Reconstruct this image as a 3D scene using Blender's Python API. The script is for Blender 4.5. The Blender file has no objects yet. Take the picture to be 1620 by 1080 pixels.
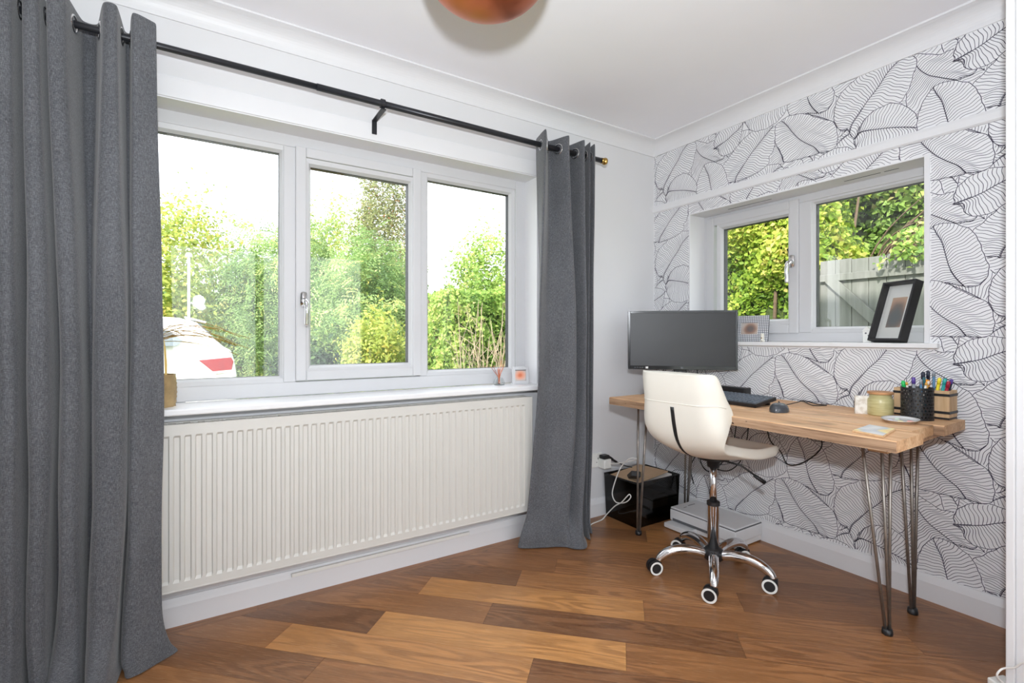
import bpy, bmesh, math, random
import numpy as np
from mathutils import Vector, Matrix

random.seed(7)
rng = np.random.default_rng(11)
scene = bpy.context.scene
COL = scene.collection

# ---------------------------------------------------------------- camera
cam_d = bpy.data.cameras.new('camera')
cam_d.sensor_width = 36.0
cam_d.lens = 777.0 / 1620.0 * 36.0
cam_d.shift_y = -7.0 / 1620.0
cam_d.clip_start = 0.05
cam_d.clip_end = 200
cam = bpy.data.objects.new('camera', cam_d)
COL.objects.link(cam)
cam.location = (-2.567, -2.264, 1.093)
cam.rotation_euler = (math.radians(90), 0, -math.atan2(0.537, 0.8436))
scene.camera = cam

# ---------------------------------------------------------------- world, sun, flash, exposure
world = bpy.data.worlds.new('world')
scene.world = world
world.use_nodes = True
wn = world.node_tree.nodes
wn['Background'].inputs['Color'].default_value = (0.90, 0.955, 1.0, 1)
wn['Background'].inputs['Strength'].default_value = 3.0

def light(name, typ, loc, target, energy, color=(1, 1, 1), size=None, size_y=None, shape=None):
    d = bpy.data.lights.new(name, typ)
    d.energy = energy
    d.color = color
    if typ == 'AREA':
        d.shape = shape or ('RECTANGLE' if size_y else 'DISK')
        d.size = size
        if size_y:
            d.size_y = size_y
    o = bpy.data.objects.new(name, d)
    COL.objects.link(o)
    o.location = loc
    v = Vector(target) - Vector(loc)
    o.rotation_euler = v.to_track_quat('-Z', 'Y').to_euler()
    return o

sun = light('sun', 'SUN', (-8, -4, 7), (0, 0, 0), 6.5, (1.0, 0.95, 0.86))
sun.rotation_euler = Vector((0.8, 0.34, -0.62)).to_track_quat('-Z', 'Y').to_euler()
sun.data.angle = math.radians(2.5)
# the photographer's flash on the camera, whose reflection shows in the window glass
flash = light('camera_flash', 'AREA', (-2.57, -2.30, 1.36), (-1.75, -1.45, 2.38), 40.0, (0.89, 0.94, 1.0), 0.09)
# point fill added beside the flash to brighten the space under the desk
fill_lamp = light('added_fill', 'POINT', (-2.57, -2.30, 1.40), (-1.75, -1.45, 2.38), 14.0, (0.90, 0.945, 1.0))
fill_lamp.data.shadow_soft_size = 0.04
# daylight portals in the window openings
def portal(name, loc, target, sx, sy):
    p = light(name, 'AREA', loc, target, 1.0, (1, 1, 1), sx, sy)
    p.data.cycles.is_portal = True
    return p
portal('portal_front', (-1.906, 0.25, 1.42), (-1.906, -1, 1.42), 1.9, 1.17)
portal('portal_side', (0.25, -0.87, 1.46), (-1, -0.87, 1.46), 1.18, 0.8)
portal('portal_back', (-2.0, -3.52, 1.1), (-2.0, -1, 1.1), 2.4, 2.1)

vs = scene.view_settings
vs.view_transform = 'Standard'
vs.look = 'None'
vs.gamma = 1.0
vs.use_curve_mapping = False
vs.exposure = 0.26
scene.cycles.max_bounces = 10
scene.cycles.diffuse_bounces = 6
scene.cycles.transparent_max_bounces = 24
scene.cycles.caustics_reflective = False
scene.cycles.caustics_refractive = False
scene.cycles.sample_clamp_indirect = 6.0

# ---------------------------------------------------------------- materials
def S(r, g, b):
    def c(v):
        v /= 255.0
        return v / 12.92 if v <= 0.04045 else ((v + 0.055) / 1.055) ** 2.4
    return (c(r), c(g), c(b), 1.0)

class NT:
    def __init__(s, name):
        s.m = bpy.data.materials.new(name)
        s.m.use_nodes = True
        s.n = s.m.node_tree.nodes
        s.l = s.m.node_tree.links
        s.b = s.n['Principled BSDF']
    def add(s, t, **kw):
        n = s.n.new(t)
        for k, v in kw.items():
            setattr(n, k, v)
        return n
    def link(s, a, b):
        s.l.new(a, b)
    def mapping(s, scale, coord='Object', loc=None):
        tc = s.add('ShaderNodeTexCoord')
        mp = s.add('ShaderNodeMapping')
        mp.inputs['Scale'].default_value = scale
        s.link(tc.outputs[coord], mp.inputs['Vector'])
        return mp.outputs['Vector']
    def noise(s, vec, scale, detail=4, rough=0.55, dist=0.0):
        n = s.add('ShaderNodeTexNoise')
        n.inputs['Scale'].default_value = scale
        n.inputs['Detail'].default_value = detail
        n.inputs['Roughness'].default_value = rough
        n.inputs['Distortion'].default_value = dist
        if vec is not None:
            s.link(vec, n.inputs['Vector'])
        return n.outputs['Fac']
    def ramp(s, fac, stops):
        r = s.add('ShaderNodeValToRGB')
        e = r.color_ramp.elements
        while len(e) < len(stops):
            e.new(0.5)
        for i, (p, c) in enumerate(stops):
            e[i].position = p
            e[i].color = c
        s.link(fac, r.inputs['Fac'])
        return r.outputs['Color']
    def mix(s, fac, a, b, typ='MIX'):
        m = s.add('ShaderNodeMix', data_type='RGBA', blend_type=typ)
        for sock, v in ((0, fac), (6, a), (7, b)):
            if hasattr(v, 'is_linked') or hasattr(v, 'links'):
                s.link(v, m.inputs[sock])
            else:
                m.inputs[sock].default_value = v
        return m.outputs[2]
    def bump(s, h, strength, dist=0.002):
        b = s.add('ShaderNodeBump')
        b.inputs['Strength'].default_value = strength
        b.inputs['Distance'].default_value = dist
        s.link(h, b.inputs['Height'])
        s.link(b.outputs['Normal'], s.b.inputs['Normal'])

def mat(name, col, rough=0.5, metal=0.0, var=0.05, scale=12.0, bump=0.0, bscale=60.0, spec=None, coat=0.0):
    """plain procedural material: base colour with a soft noise variation and fine relief"""
    t = NT(name)
    v = t.mapping((1, 1, 1))
    f = t.noise(v, scale, 3)
    lo = tuple(c * (1 - var) for c in col[:3]) + (1,)
    hi = tuple(min(1, c * (1 + var)) for c in col[:3]) + (1,)
    t.link(t.ramp(f, [(0.3, lo), (0.7, hi)]), t.b.inputs['Base Color'])
    t.b.inputs['Roughness'].default_value = rough
    t.b.inputs['Metallic'].default_value = metal
    if spec is not None:
        t.b.inputs['Specular IOR Level'].default_value = spec
    if coat:
        t.b.inputs['Coat Weight'].default_value = coat
        t.b.inputs['Coat Roughness'].default_value = 0.15
    if bump:
        t.bump(t.noise(v, bscale, 4), bump, 0.001)
    return t.m

M = {}
M['wall'] = mat('white_wall_paint', S(219, 219, 221), 0.75, var=0.012, scale=3, bump=0.08, bscale=180)
M['paper'] = mat('wallpaper_ground', S(233, 233, 235), 0.7, var=0.012, scale=4, bump=0.06, bscale=250)
M['ceiling'] = mat('ceiling_paint', S(242, 242, 246), 0.85, var=0.012, scale=2)
M['trim'] = mat('white_gloss_trim', S(225, 225, 227), 0.45, var=0.01, scale=5)
M['upvc'] = mat('white_upvc', S(203, 203, 205), 0.42, var=0.008, scale=5, spec=0.3)
M['sill'] = mat('white_sill', S(232, 232, 233), 0.36, var=0.01, scale=5)
M['gasket'] = mat('dark_gasket', S(58, 60, 64), 0.55, var=0.05)
M['print'] = mat('wallpaper_ink', S(58, 52, 74), 0.7, var=0.1, scale=9)
M['radiator'] = mat('cream_radiator', S(210, 208, 202), 0.45, var=0.01, scale=5)
M['chrome'] = mat('chrome', (0.82, 0.82, 0.83, 1), 0.07, 1.0, var=0.02)
M['steel'] = mat('raw_steel', S(150, 143, 136), 0.38, 0.75, var=0.18, scale=30)
M['black'] = mat('black_plastic', S(30, 30, 32), 0.42, var=0.1)
M['blackgloss'] = mat('black_gloss_plastic', S(26, 27, 30), 0.16, var=0.1)
M['rod'] = mat('black_rod', S(44, 45, 50), 0.36, 0.3, var=0.08)
M['brass'] = mat('brass_cap', S(196, 160, 90), 0.25, 1.0, var=0.05)
M['white'] = mat('white_plastic', S(232, 232, 228), 0.4, var=0.02)
M['cream'] = mat('cream_leatherette', S(234, 230, 219), 0.42, var=0.02, scale=6, bump=0.12, bscale=300)
M['greyp'] = mat('grey_printer_plastic', S(222, 223, 225), 0.45, var=0.02)
M['greyd'] = mat('dark_grey_plastic', S(96, 98, 102), 0.5, var=0.05)
M['copper'] = mat('brushed_copper', S(206, 120, 84), 0.36, 1.0, var=0.05, scale=4)
M['paperw'] = mat('white_paper', S(236, 234, 230), 0.8, var=0.02)
M['card'] = mat('brown_card', S(196, 166, 134), 0.8, var=0.05)
M['cablew'] = mat('white_cable', S(232, 230, 226), 0.45, var=0.02)
M['cableb'] = mat('black_cable', S(26, 26, 28), 0.5, var=0.05)
M['blackwood'] = mat('black_frame_wood', S(38, 37, 39), 0.45, var=0.1, scale=20)

def glass_mat(name, tint=(1, 1, 1, 1), refl=0.03):
    t = NT(name)
    tr = t.add('ShaderNodeBsdfTransparent')
    tr.inputs['Color'].default_value = tint
    gl = t.add('ShaderNodeBsdfGlossy')
    gl.inputs['Roughness'].default_value = 0.015
    lw = t.add('ShaderNodeLayerWeight')
    lw.inputs['Blend'].default_value = 0.5
    pw = t.add('ShaderNodeMath', operation='POWER')
    t.link(lw.outputs['Facing'], pw.inputs[0])
    pw.inputs[1].default_value = 5.0
    ma = t.add('ShaderNodeMath', operation='MULTIPLY_ADD')
    t.link(pw.outputs[0], ma.inputs[0])
    ma.inputs[1].default_value = 0.7
    ma.inputs[2].default_value = refl
    mx = t.add('ShaderNodeMixShader')
    t.link(ma.outputs[0], mx.inputs['Fac'])
    t.link(tr.outputs[0], mx.inputs[1])
    t.link(gl.outputs[0], mx.inputs[2])
    t.link(mx.outputs[0], t.n['Material Output'].inputs['Surface'])
    return t.m
M['glass'] = glass_mat('window_glass', (1, 1, 1, 1), 0.045)
M['clear'] = glass_mat('clear_glass', (0.97, 0.98, 0.98, 1), 0.06)
M['smoke'] = glass_mat('smoked_acrylic', (0.30, 0.29, 0.28, 1), 0.05)

def fabric_mat():
    t = NT('grey_woven_fabric')
    v1 = t.mapping((900, 900, 90), 'Object')
    v2 = t.mapping((130, 130, 1100), 'Object')
    v3 = t.mapping((4, 4, 2), 'Object')
    a = t.noise(v1, 1.0, 2)
    b = t.noise(v2, 1.0, 2)
    add = t.add('ShaderNodeMath', operation='ADD')
    t.link(a, add.inputs[0]); t.link(b, add.inputs[1])
    half = t.add('ShaderNodeMath', operation='MULTIPLY')
    t.link(add.outputs[0], half.inputs[0]); half.inputs[1].default_value = 0.5
    c1 = t.ramp(half.outputs[0], [(0.36, S(56, 57, 61)), (0.5, S(86, 87, 91)), (0.64, S(122, 123, 127))])
    big = t.noise(v3, 2.0, 3)
    c2 = t.mix(0.16, c1, t.ramp(big, [(0.3, S(84, 87, 92)), (0.7, S(132, 135, 140))]))
    t.link(c2, t.b.inputs['Base Color'])
    t.b.inputs['Roughness'].default_value = 0.95
    t.b.inputs['Sheen Weight'].default_value = 0.25
    t.b.inputs['Specular IOR Level'].default_value = 0.1
    t.bump(half.outputs[0], 0.25, 0.0006)
    return t.m
M['fabric'] = fabric_mat()

def plank_mat():
    """oak-look vinyl plank; local X runs along the plank; the object colour carries each plank's tone"""
    t = NT('oak_vinyl_plank')
    oi = t.add('ShaderNodeObjectInfo')
    tc = t.add('ShaderNodeTexCoord')
    off = t.add('ShaderNodeVectorMath', operation='MULTIPLY_ADD')
    t.link(oi.outputs['Random'], off.inputs[0])
    off.inputs[1].default_value = (37.0, 19.0, 53.0)
    t.link(tc.outputs['Object'], off.inputs[2])
    def mp(sc):
        m = t.add('ShaderNodeMapping'); m.inputs['Scale'].default_value = sc
        t.link(off.outputs[0], m.inputs['Vector']); return m.outputs['Vector']
    def math_(op, a, b, c=None):
        n = t.add('ShaderNodeMath', operation=op)
        for i_, v in enumerate((a, b, c)):
            if v is None:
                continue
            if isinstance(v, (int, float)):
                n.inputs[i_].default_value = v
            else:
                t.link(v, n.inputs[i_])
        return n.outputs[0]
    field = t.noise(mp((1.1, 7.5, 1)), 1.0, 2.0, 0.45, 0.25)      # growth rings: contour lines of a stretched field
    fine = t.noise(mp((9, 230, 1)), 1.0, 4, 0.65)
    ring_ = math_('SINE', math_('MULTIPLY_ADD', fine, 1.6, math_('MULTIPLY', field, 85.0)), 0.0)
    ring_ = math_('MULTIPLY_ADD', ring_, 0.5, 0.5)
    blot = t.noise(mp((2.2, 8, 1)), 1.0, 3, 0.55)
    pores = t.noise(mp((22, 420, 1)), 1.0, 2, 0.5)
    sep = t.add('ShaderNodeSeparateColor')
    t.link(oi.outputs['Color'], sep.inputs['Color'])
    base = t.ramp(sep.outputs[0], [(0.0, S(118, 81, 54)), (0.35, S(146, 101, 65)), (0.65, S(172, 121, 74)), (1.0, S(200, 146, 88))])
    dk = t.mix(1.0, base, (0.60, 0.54, 0.49, 1), 'MULTIPLY')
    lt = t.mix(1.0, base, (1.34, 1.31, 1.27, 1), 'MULTIPLY')
    amt = t.ramp(blot, [(0.40, (0.10, 0.10, 0.10, 1)), (0.62, (0.75, 0.75, 0.75, 1))])
    c = t.mix(amt, base, t.mix(t.ramp(ring_, [(0.25, (0, 0, 0, 1)), (0.8, (1, 1, 1, 1))]), dk, lt))
    c = t.mix(0.30, c, t.mix(t.ramp(fine, [(0.36, (0, 0, 0, 1)), (0.62, (1, 1, 1, 1))]), dk, lt))
    c = t.mix(t.ramp(blot, [(0.30, (0.4, 0.4, 0.4, 1)), (0.5, (0, 0, 0, 1))]), c, dk)
    c = t.mix(t.ramp(pores, [(0.58, (0, 0, 0, 1)), (0.70, (0.45, 0.45, 0.45, 1))]), c, t.mix(0.5, lt, S(196, 172, 142)))
    t.link(c, t.b.inputs['Base Color'])
    rr = t.add('ShaderNodeMapRange')
    t.link(fine, rr.inputs['Value'])
    rr.inputs['To Min'].default_value = 0.22
    rr.inputs['To Max'].default_value = 0.40
    t.link(rr.outputs[0], t.b.inputs['Roughness'])
    t.bump(fine, 0.10, 0.0006)
    return t.m
M['plank'] = plank_mat()

def deskwood_mat():
    """reclaimed pine board; local Y runs along the board"""
    t = NT('reclaimed_pine')
    oi = t.add('ShaderNodeObjectInfo')
    tc = t.add('ShaderNodeTexCoord')
    off = t.add('ShaderNodeVectorMath', operation='MULTIPLY_ADD')
    t.link(oi.outputs['Random'], off.inputs[0])
    off.inputs[1].default_value = (13.0, 29.0, 7.0)
    t.link(tc.outputs['Object'], off.inputs[2])
    def mp(sc):
        m = t.add('ShaderNodeMapping'); m.inputs['Scale'].default_value = sc
        t.link(off.outputs[0], m.inputs['Vector']); return m.outputs['Vector']
    fine = t.noise(mp((150, 5, 90)), 1.0, 4, 0.6)
    broad = t.noise(mp((22, 1.6, 14)), 1.0, 3, 0.55, 0.6)
    stain = t.noise(mp((9, 4, 30)), 1.0, 3, 0.6)
    c1 = t.ramp(broad, [(0.3, S(196, 142, 96)), (0.5, S(222, 174, 128)), (0.7, S(236, 198, 156))])
    c2 = t.mix(0.4, c1, t.ramp(fine, [(0.35, S(178, 124, 82)), (0.6, S(240, 206, 166))]))
    c3 = t.mix(t.ramp(stain, [(0.58, (0, 0, 0, 1)), (0.72, (0.7, 0.7, 0.7, 1))]), c2, S(142, 110, 82))
    t.link(c3, t.b.inputs['Base Color'])
    t.b.inputs['Roughness'].default_value = 0.55
    t.bump(fine, 0.3, 0.0015)
    return t.m
M['pine'] = deskwood_mat()

def edgewood_mat():
    t = NT('weathered_pine_edge')
    v = t.mapping((30, 3, 60))
    f = t.noise(v, 1.0, 5, 0.65)
    g = t.noise(t.mapping((60, 26, 60)), 1.0, 2)
    c = t.ramp(f, [(0.3, S(112, 84, 62)), (0.5, S(162, 130, 102)), (0.7, S(192, 160, 130))])
    c = t.mix(t.ramp(g, [(0.70, (0, 0, 0, 1)), (0.74, (1, 1, 1, 1))]), c, S(60, 40, 28))
    t.link(c, t.b.inputs['Base Color'])
    t.b.inputs['Roughness'].default_value = 0.75
    t.bump(f, 0.35, 0.002)
    return t.m
M['pine_edge'] = edgewood_mat()

# ---------------------------------------------------------------- mesh helpers
class MB:
    def __init__(s):
        s.v = []
        s.f = []
    def add(s, vs, fs):
        k = len(s.v)
        s.v.extend([tuple(p) for p in vs])
        s.f.extend([tuple(i + k for i in f) for f in fs])
        return s
    def box(s, x0, x1, y0, y1, z0, z1):
        x0, x1 = sorted((x0, x1)); y0, y1 = sorted((y0, y1)); z0, z1 = sorted((z0, z1))
        s.add([(x0, y0, z0), (x1, y0, z0), (x1, y1, z0), (x0, y1, z0), (x0, y0, z1), (x1, y0, z1), (x1, y1, z1), (x0, y1, z1)],
              [(0, 3, 2, 1), (4, 5, 6, 7), (0, 1, 5, 4), (1, 2, 6, 5), (2, 3, 7, 6), (3, 0, 4, 7)])
        return s
    def obox(s, c, ax, ay, az):
        """box from centre and three half-extent vectors"""
        c, ax, ay, az = map(Vector, (c, ax, ay, az))
        vs = [c + a * ax + b * ay + d * az for d in (-1, 1) for b in (-1, 1) for a in (-1, 1)]
        s.add(vs, [(0, 2, 3, 1), (4, 5, 7, 6), (0, 1, 5, 4), (2, 6, 7, 3), (0, 4, 6, 2), (1, 3, 7, 5)])
        return s
    def tube(s, pts, r, seg=8, cap=True, closed=False):
        pts = [Vector(p) for p in pts]
        n = len(pts)
        rs = r if isinstance(r, (list, tuple)) else [r] * n
        rings = []
        prev = None
        for i, p in enumerate(pts):
            if closed:
                t = pts[(i + 1) % n] - pts[i - 1]
            elif i == 0:
                t = pts[1] - pts[0]
            elif i == n - 1:
                t = pts[-1] - pts[-2]
            else:
                t = (pts[i + 1] - p).normalized() + (p - pts[i - 1]).normalized()
            if t.length < 1e-9:
                t = Vector((0, 0, 1))
            t.normalize()
            if prev is None:
                a = Vector((0, 0, 1)) if abs(t.z) < 0.9 else Vector((1, 0, 0))
                u = t.cross(a).normalized()
            else:
                u = (prev - t * prev.dot(t))
                u = u.normalized() if u.length > 1e-6 else t.orthogonal().normalized()
            prev = u
            w = t.cross(u)
            rings.append([p + (u * math.cos(2 * math.pi * k / seg) + w * math.sin(2 * math.pi * k / seg)) * rs[i] for k in range(seg)])
        vs = [q for ring in rings for q in ring]
        fs = []
        m = n if closed else n - 1
        for i in range(m):
            j = (i + 1) % n
            for k in range(seg):
                l = (k + 1) % seg
                fs.append((i * seg + k, i * seg + l, j * seg + l, j * seg + k))
        if cap and not closed:
            fs.append(tuple(range(seg))[::-1])
            fs.append(tuple((n - 1) * seg + k for k in range(seg)))
        s.add(vs, fs)
        return s
    def lathe(s, prof, c=(0, 0, 0), seg=24, axis='Z', a0=0.0, a1=2 * math.pi):
        """prof: list of (radius, height)"""
        full = abs(a1 - a0 - 2 * math.pi) < 1e-6
        n = seg if full else seg + 1
        vs = []
        for r, h in prof:
            for k in range(n):
                a = a0 + (a1 - a0) * k / seg
                x, y, z = r * math.cos(a), r * math.sin(a), h
                if axis == 'X':
                    x, y, z = h, r * math.cos(a), r * math.sin(a)
                elif axis == 'Y':
                    x, y, z = r * math.sin(a), h, r * math.cos(a)
                vs.append((c[0] + x, c[1] + y, c[2] + z))
        fs = []
        for i in range(len(prof) - 1):
            for k in range(seg if full else n - 1):
                l = (k + 1) % n
                fs.append((i * n + k, i * n + l, (i + 1) * n + l, (i + 1) * n + k))
        s.add(vs, fs)
        return s
    def disc_cap(s, r, h, c=(0, 0, 0), seg=24):
        s.add([(c[0] + r * math.cos(2 * math.pi * k / seg), c[1] + r * math.sin(2 * math.pi * k / seg), c[2] + h) for k in range(seg)], [tuple(range(seg))])
        return s
    def grid(s, rows, closed_u=False):
        nr, nc = len(rows), len(rows[0])
        vs = [p for r in rows for p in r]
        fs = []
        for i in range(nr - 1):
            for k in range(nc if closed_u else nc - 1):
                l = (k + 1) % nc
                fs.append((i * nc + k, i * nc + l, (i + 1) * nc + l, (i + 1) * nc + k))
        s.add(vs, fs)
        return s
    def prism(s, poly, z0, z1, fn=None):
        """poly in 2-D extruded from z0 to z1; fn maps (a, b, h) to a 3-D point"""
        fn = fn or (lambda a, b, h: (a, b, h))
        n = len(poly)
        vs = [fn(a, b, z0) for a, b in poly] + [fn(a, b, z1) for a, b in poly]
        fs = [tuple(range(n))[::-1], tuple(range(n, 2 * n))] + [(i, (i + 1) % n, (i + 1) % n + n, i + n) for i in range(n)]
        s.add(vs, fs)
        return s
    def build(s, name, material, parent=None, loc=None, smooth=False, bevel=0.0, bseg=2, local=False, subsurf=0, solidify=0.0, angle=None):
        if parent is not None and not local:
            off = Vector(parent['_w']) if '_w' in parent else Vector((0, 0, 0))
        elif loc is not None:
            off = Vector(loc)
        else:
            off = Vector((0, 0, 0))
        me = bpy.data.meshes.new(name)
        me.from_pydata([(p[0] - off.x, p[1] - off.y, p[2] - off.z) for p in s.v], [], s.f)
        bm = bmesh.new()
        bm.from_mesh(me)
        bmesh.ops.recalc_face_normals(bm, faces=bm.faces)
        bm.to_mesh(me)
        bm.free()
        me.materials.append(M[material] if isinstance(material, str) else material)
        o = bpy.data.objects.new(name, me)
        COL.objects.link(o)
        if parent is not None:
            o.parent = parent
            o['_w'] = tuple(off) if not local else (0, 0, 0)
        else:
            o.location = off
            o['_w'] = tuple(off)
        if smooth:
            for p in me.polygons:
                p.use_smooth = True
        if solidify:
            m = o.modifiers.new('solidify', 'SOLIDIFY'); m.thickness = solidify; m.offset = 0
        if subsurf:
            m = o.modifiers.new('subsurf', 'SUBSURF'); m.levels = subsurf; m.render_levels = subsurf
        if bevel:
            m = o.modifiers.new('bevel', 'BEVEL'); m.width = bevel; m.segments = bseg; m.limit_method = 'ANGLE'; m.angle_limit = math.radians(40)
            if hasattr(m, 'harden_normals'):
                m.harden_normals = False
        return o

def tag(o, label=None, cat=None, group=None, kind=None):
    if label: o['label'] = label
    if cat: o['category'] = cat
    if group: o['group'] = group
    if kind: o['kind'] = kind
    return o

def thing(name, loc, label=None, cat=None, group=None, kind=None, rz=0.0):
    o = bpy.data.objects.new(name, None)
    o.empty_display_size = 0.05
    COL.objects.link(o)
    o.location = loc
    o.rotation_euler = (0, 0, rz)
    o['_w'] = tuple(loc)
    return tag(o, label, cat, group, kind)

def crom(pts, n, closed=False):
    """Catmull-Rom samples through control points (tuples of any length)"""
    P = [np.array(p, float) for p in pts]
    out = []
    m = len(P)
    for i in range(m if closed else m - 1):
        if closed:
            p0, p1, p2, p3 = P[i - 1], P[i], P[(i + 1) % m], P[(i + 2) % m]
        else:
            p1, p2 = P[i], P[i + 1]
            p0 = P[i - 1] if i > 0 else 2 * p1 - p2
            p3 = P[i + 2] if i + 2 < m else 2 * p2 - p1
        for k in range(n):
            t = k / n
            out.append(tuple(0.5 * ((2 * p1) + (-p0 + p2) * t + (2 * p0 - 5 * p1 + 4 * p2 - p3) * t * t + (-p0 + 3 * p1 - 3 * p2 + p3) * t ** 3)))
    if not closed:
        out.append(tuple(P[-1]))
    return out
# ================================================================ THE ROOM
XL, YB, H = -3.95, -3.45, 2.379      # left wall, back wall, ceiling height
T = 0.28
# window openings
AX0, AX1, AZ0, AZ1 = -2.857, -0.955, 0.805, 2.0       # long window in the wall y = 0
BY0, BY1, BZ0, BZ1 = -1.46, -0.284, 1.046, 1.85       # small window in the wall x = 0
CX0, CX1, CZ0, CZ1 = -3.2, -0.8, 0.05, 2.12           # unseen opening added behind the camera for fill daylight

m = MB()
m.box(XL - T, AX0, 0, T, -0.25, H + 0.2).box(AX1, T, 0, T, -0.25, H + 0.2)
m.box(AX0, AX1, 0, T, -0.25, AZ0).box(AX0, AX1, 0, T, AZ1, H + 0.2)
wall_front = tag(m.build('wall_front', 'wall'), kind='structure')
# shallow boarding above the long window
tag(MB().box(-3.3, -0.80, -0.006, 0.0, 2.001, 2.079).build('trim_1', 'trim', bevel=0.002), kind='structure')

m = MB()
m.box(0, T, BY1, 0, -0.25, H + 0.2).box(0, T, YB, BY0, -0.25, H + 0.2)
m.box(0, T, BY0, BY1, -0.25, BZ0).box(0, T, BY0, BY1, BZ1, H + 0.2)
wall_right = tag(m.build('wall_right', 'paper'), kind='structure')

tag(MB().box(XL - T, XL, YB - T, 0, -0.25, H + 0.2).build('wall_left', 'wall'), kind='structure')
m = MB()
m.box(XL, CX0, YB - T, YB, -0.25, H + 0.2).box(CX1, T, YB - T, YB, -0.25, H + 0.2)
m.box(CX0, CX1, YB - T, YB, -0.25, CZ0).box(CX0, CX1, YB - T, YB, CZ1, H + 0.2)
tag(m.build('wall_back', 'wall'), kind='structure')
tag(MB().box(XL, 0, YB, 0, H, H + 0.2).build('ceiling', 'ceiling'), kind='structure')
# roof over the room with eaves
tag(MB().box(XL - T - 0.3, T + 0.3, YB - T - 0.6, T + 0.3, H + 0.2, H + 0.32).build('roof', 'trim'), kind='structure')

# glazing of the added, unseen rear opening that gives soft frontal fill
w3 = thing('added_fill_window', ((CX0 + CX1) / 2, YB - 0.14, CZ0), kind='structure')
m = MB()
for x in (CX0, (CX0 + CX1) / 2 - 0.04, CX1 - 0.08):
    m.box(x, x + 0.08, YB - 0.17, YB - 0.1, CZ0, CZ1)
m.box(CX0, CX1, YB - 0.17, YB - 0.1, CZ0, CZ0 + 0.1).box(CX0, CX1, YB - 0.17, YB - 0.1, CZ1 - 0.08, CZ1)
m.build('frame', 'upvc', w3)
for a, b in ((CX0 + 0.08, (CX0 + CX1) / 2 - 0.04), ((CX0 + CX1) / 2 + 0.04, CX1 - 0.08)):
    MB().box(a, b, YB - 0.14, YB - 0.134, CZ0 + 0.1, CZ1 - 0.08).build('pane', 'glass', w3)

# wall nib with door casing at the right
tag(MB().box(-0.44, 0, -2.02, -1.83, 0, H).build('wall_nib', 'wall'), kind='structure')
m = MB()
m.box(-0.491, -0.44, -1.828, -1.808, 0, H)
m.box(-0.481, -0.44, -2.02, -1.828, 0, H)
tag(m.build('trim_2', 'trim', bevel=0.003), kind='structure')

# coving: concave strip around the ceiling
cv = 0.079
prof = [(0.0, H - cv - 0.006), (0.006, H - cv - 0.006), (0.007, H - cv)]
for k in range(1, 10):
    a = math.pi / 2 * k / 10
    prof.append((0.007 + (cv - 0.011) * (1 - math.cos(a)), H - cv + (cv - 0.011) * math.sin(a)))
prof += [(cv - 0.006, H - 0.009), (cv, H - 0.008), (cv, H), (0, H)]
def cove(name, path):
    m = MB()
    rows = []
    for (x, y, dx, dy) in path:
        rows.append([(x + dx * p, y + dy * p, z) for p, z in prof])
    m.grid(rows, closed_u=True)
    tag(m.build(name, 'trim', smooth=False), kind='structure')
cove('trim_3', [(XL, 0, 0, -1), (0, 0, -1, -1)])
cove('trim_4', [(0, 0, -1, -1), (0, -1.83, -1, 0)])
# picture rail on the papered wall
pr = [(0, 1.917), (-0.008, 1.917), (-0.014, 1.923), (-0.014, 1.95), (-0.010, 1.963), (0, 1.966)]
tag(MB().grid([[(x, y, z) for x, z in pr] for y in (0, -1.83)], closed_u=True).build('trim_5', 'trim'), kind='structure')
# skirting
sk = [(0, 0), (-0.018, 0), (-0.018, 0.075), (-0.012, 0.094), (-0.008, 0.104), (0, 0.106)]
tag(MB().grid([[(x, y, z) for x, z in sk] for y in (0, -1.83)], closed_u=True).build('baseboard_right', 'trim'), kind='structure')
tag(MB().grid([[(xx, x, z) for x, z in sk] for xx in (XL, 0)], closed_u=True).build('baseboard_front', 'trim'), kind='structure')
# thin white cable conduit clipped along the skirting under the radiator
m = MB().box(-2.24, -1.40, -0.030, -0.016, 0.083, 0.098)
tag(m.build('cable_conduit', 'white', loc=(-1.8, -0.02, 0.083), bevel=0.002), 'short white cable conduit along the skirting under the radiator', 'conduit')

# ---------------------------------------------------------------- floor
floor = tag(MB().box(XL, 0, YB, 0, -0.12, -0.006).build('floor', 'black'), kind='structure')
BW = 0.066
def clip(poly, a, b, c):
    out = []
    for i in range(len(poly)):
        p, q = poly[i], poly[(i + 1) % len(poly)]
        dp, dq = a * p[0] + b * p[1] + c, a * q[0] + b * q[1] + c
        if dp >= 0:
            out.append(p)
        if (dp >= 0) != (dq >= 0):
            t = dp / (dp - dq)
            out.append((p[0] + t * (q[0] - p[0]), p[1] + t * (q[1] - p[1])))
    return out
def plank(poly, cx, cy, rz, tone=0.3):
    c, s_ = math.cos(-rz), math.sin(-rz)
    loc = [((x - cx) * c - (y - cy) * s_, (x - cx) * s_ + (y - cy) * c) for x, y in poly]
    m = MB().prism(loc, -0.006, 0.0)
    o = m.build('plank', 'plank', floor, local=True)
    o.location = (cx, cy, 0)
    o.rotation_euler = (0, 0, rz)
    o.color = (tone, tone, tone, 1)
    return o
TONE = {(7, 0): 0.80, (8, 0): 0.08, (9, 0): 0.88, (10, 0): 0.10, (10, -1): 0.74, (9, 1): 0.42, (9, -1): 0.05, (8, -1): 0.42, (7, -1): 0.36, (7, 1): 0.40, (10, 1): 0.55, (11, 0): 0.4, (11, -1): 0.2, (8, 1): 0.35, (10, -2): 0.45, (9, -2): 0.7, (8, -2): 0.1}
r2 = math.sqrt(0.5)
PW, PL, GAP = 0.1524, 0.9325, 0.0004
joint = {8: -0.73, 7: -1.058, 9: -1.13, 10: -0.506, 6: 0.266, 5: -0.52, 11: -1.20, 4: 0.05, 12: -0.3}
pr_ = random.Random(5)
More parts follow.
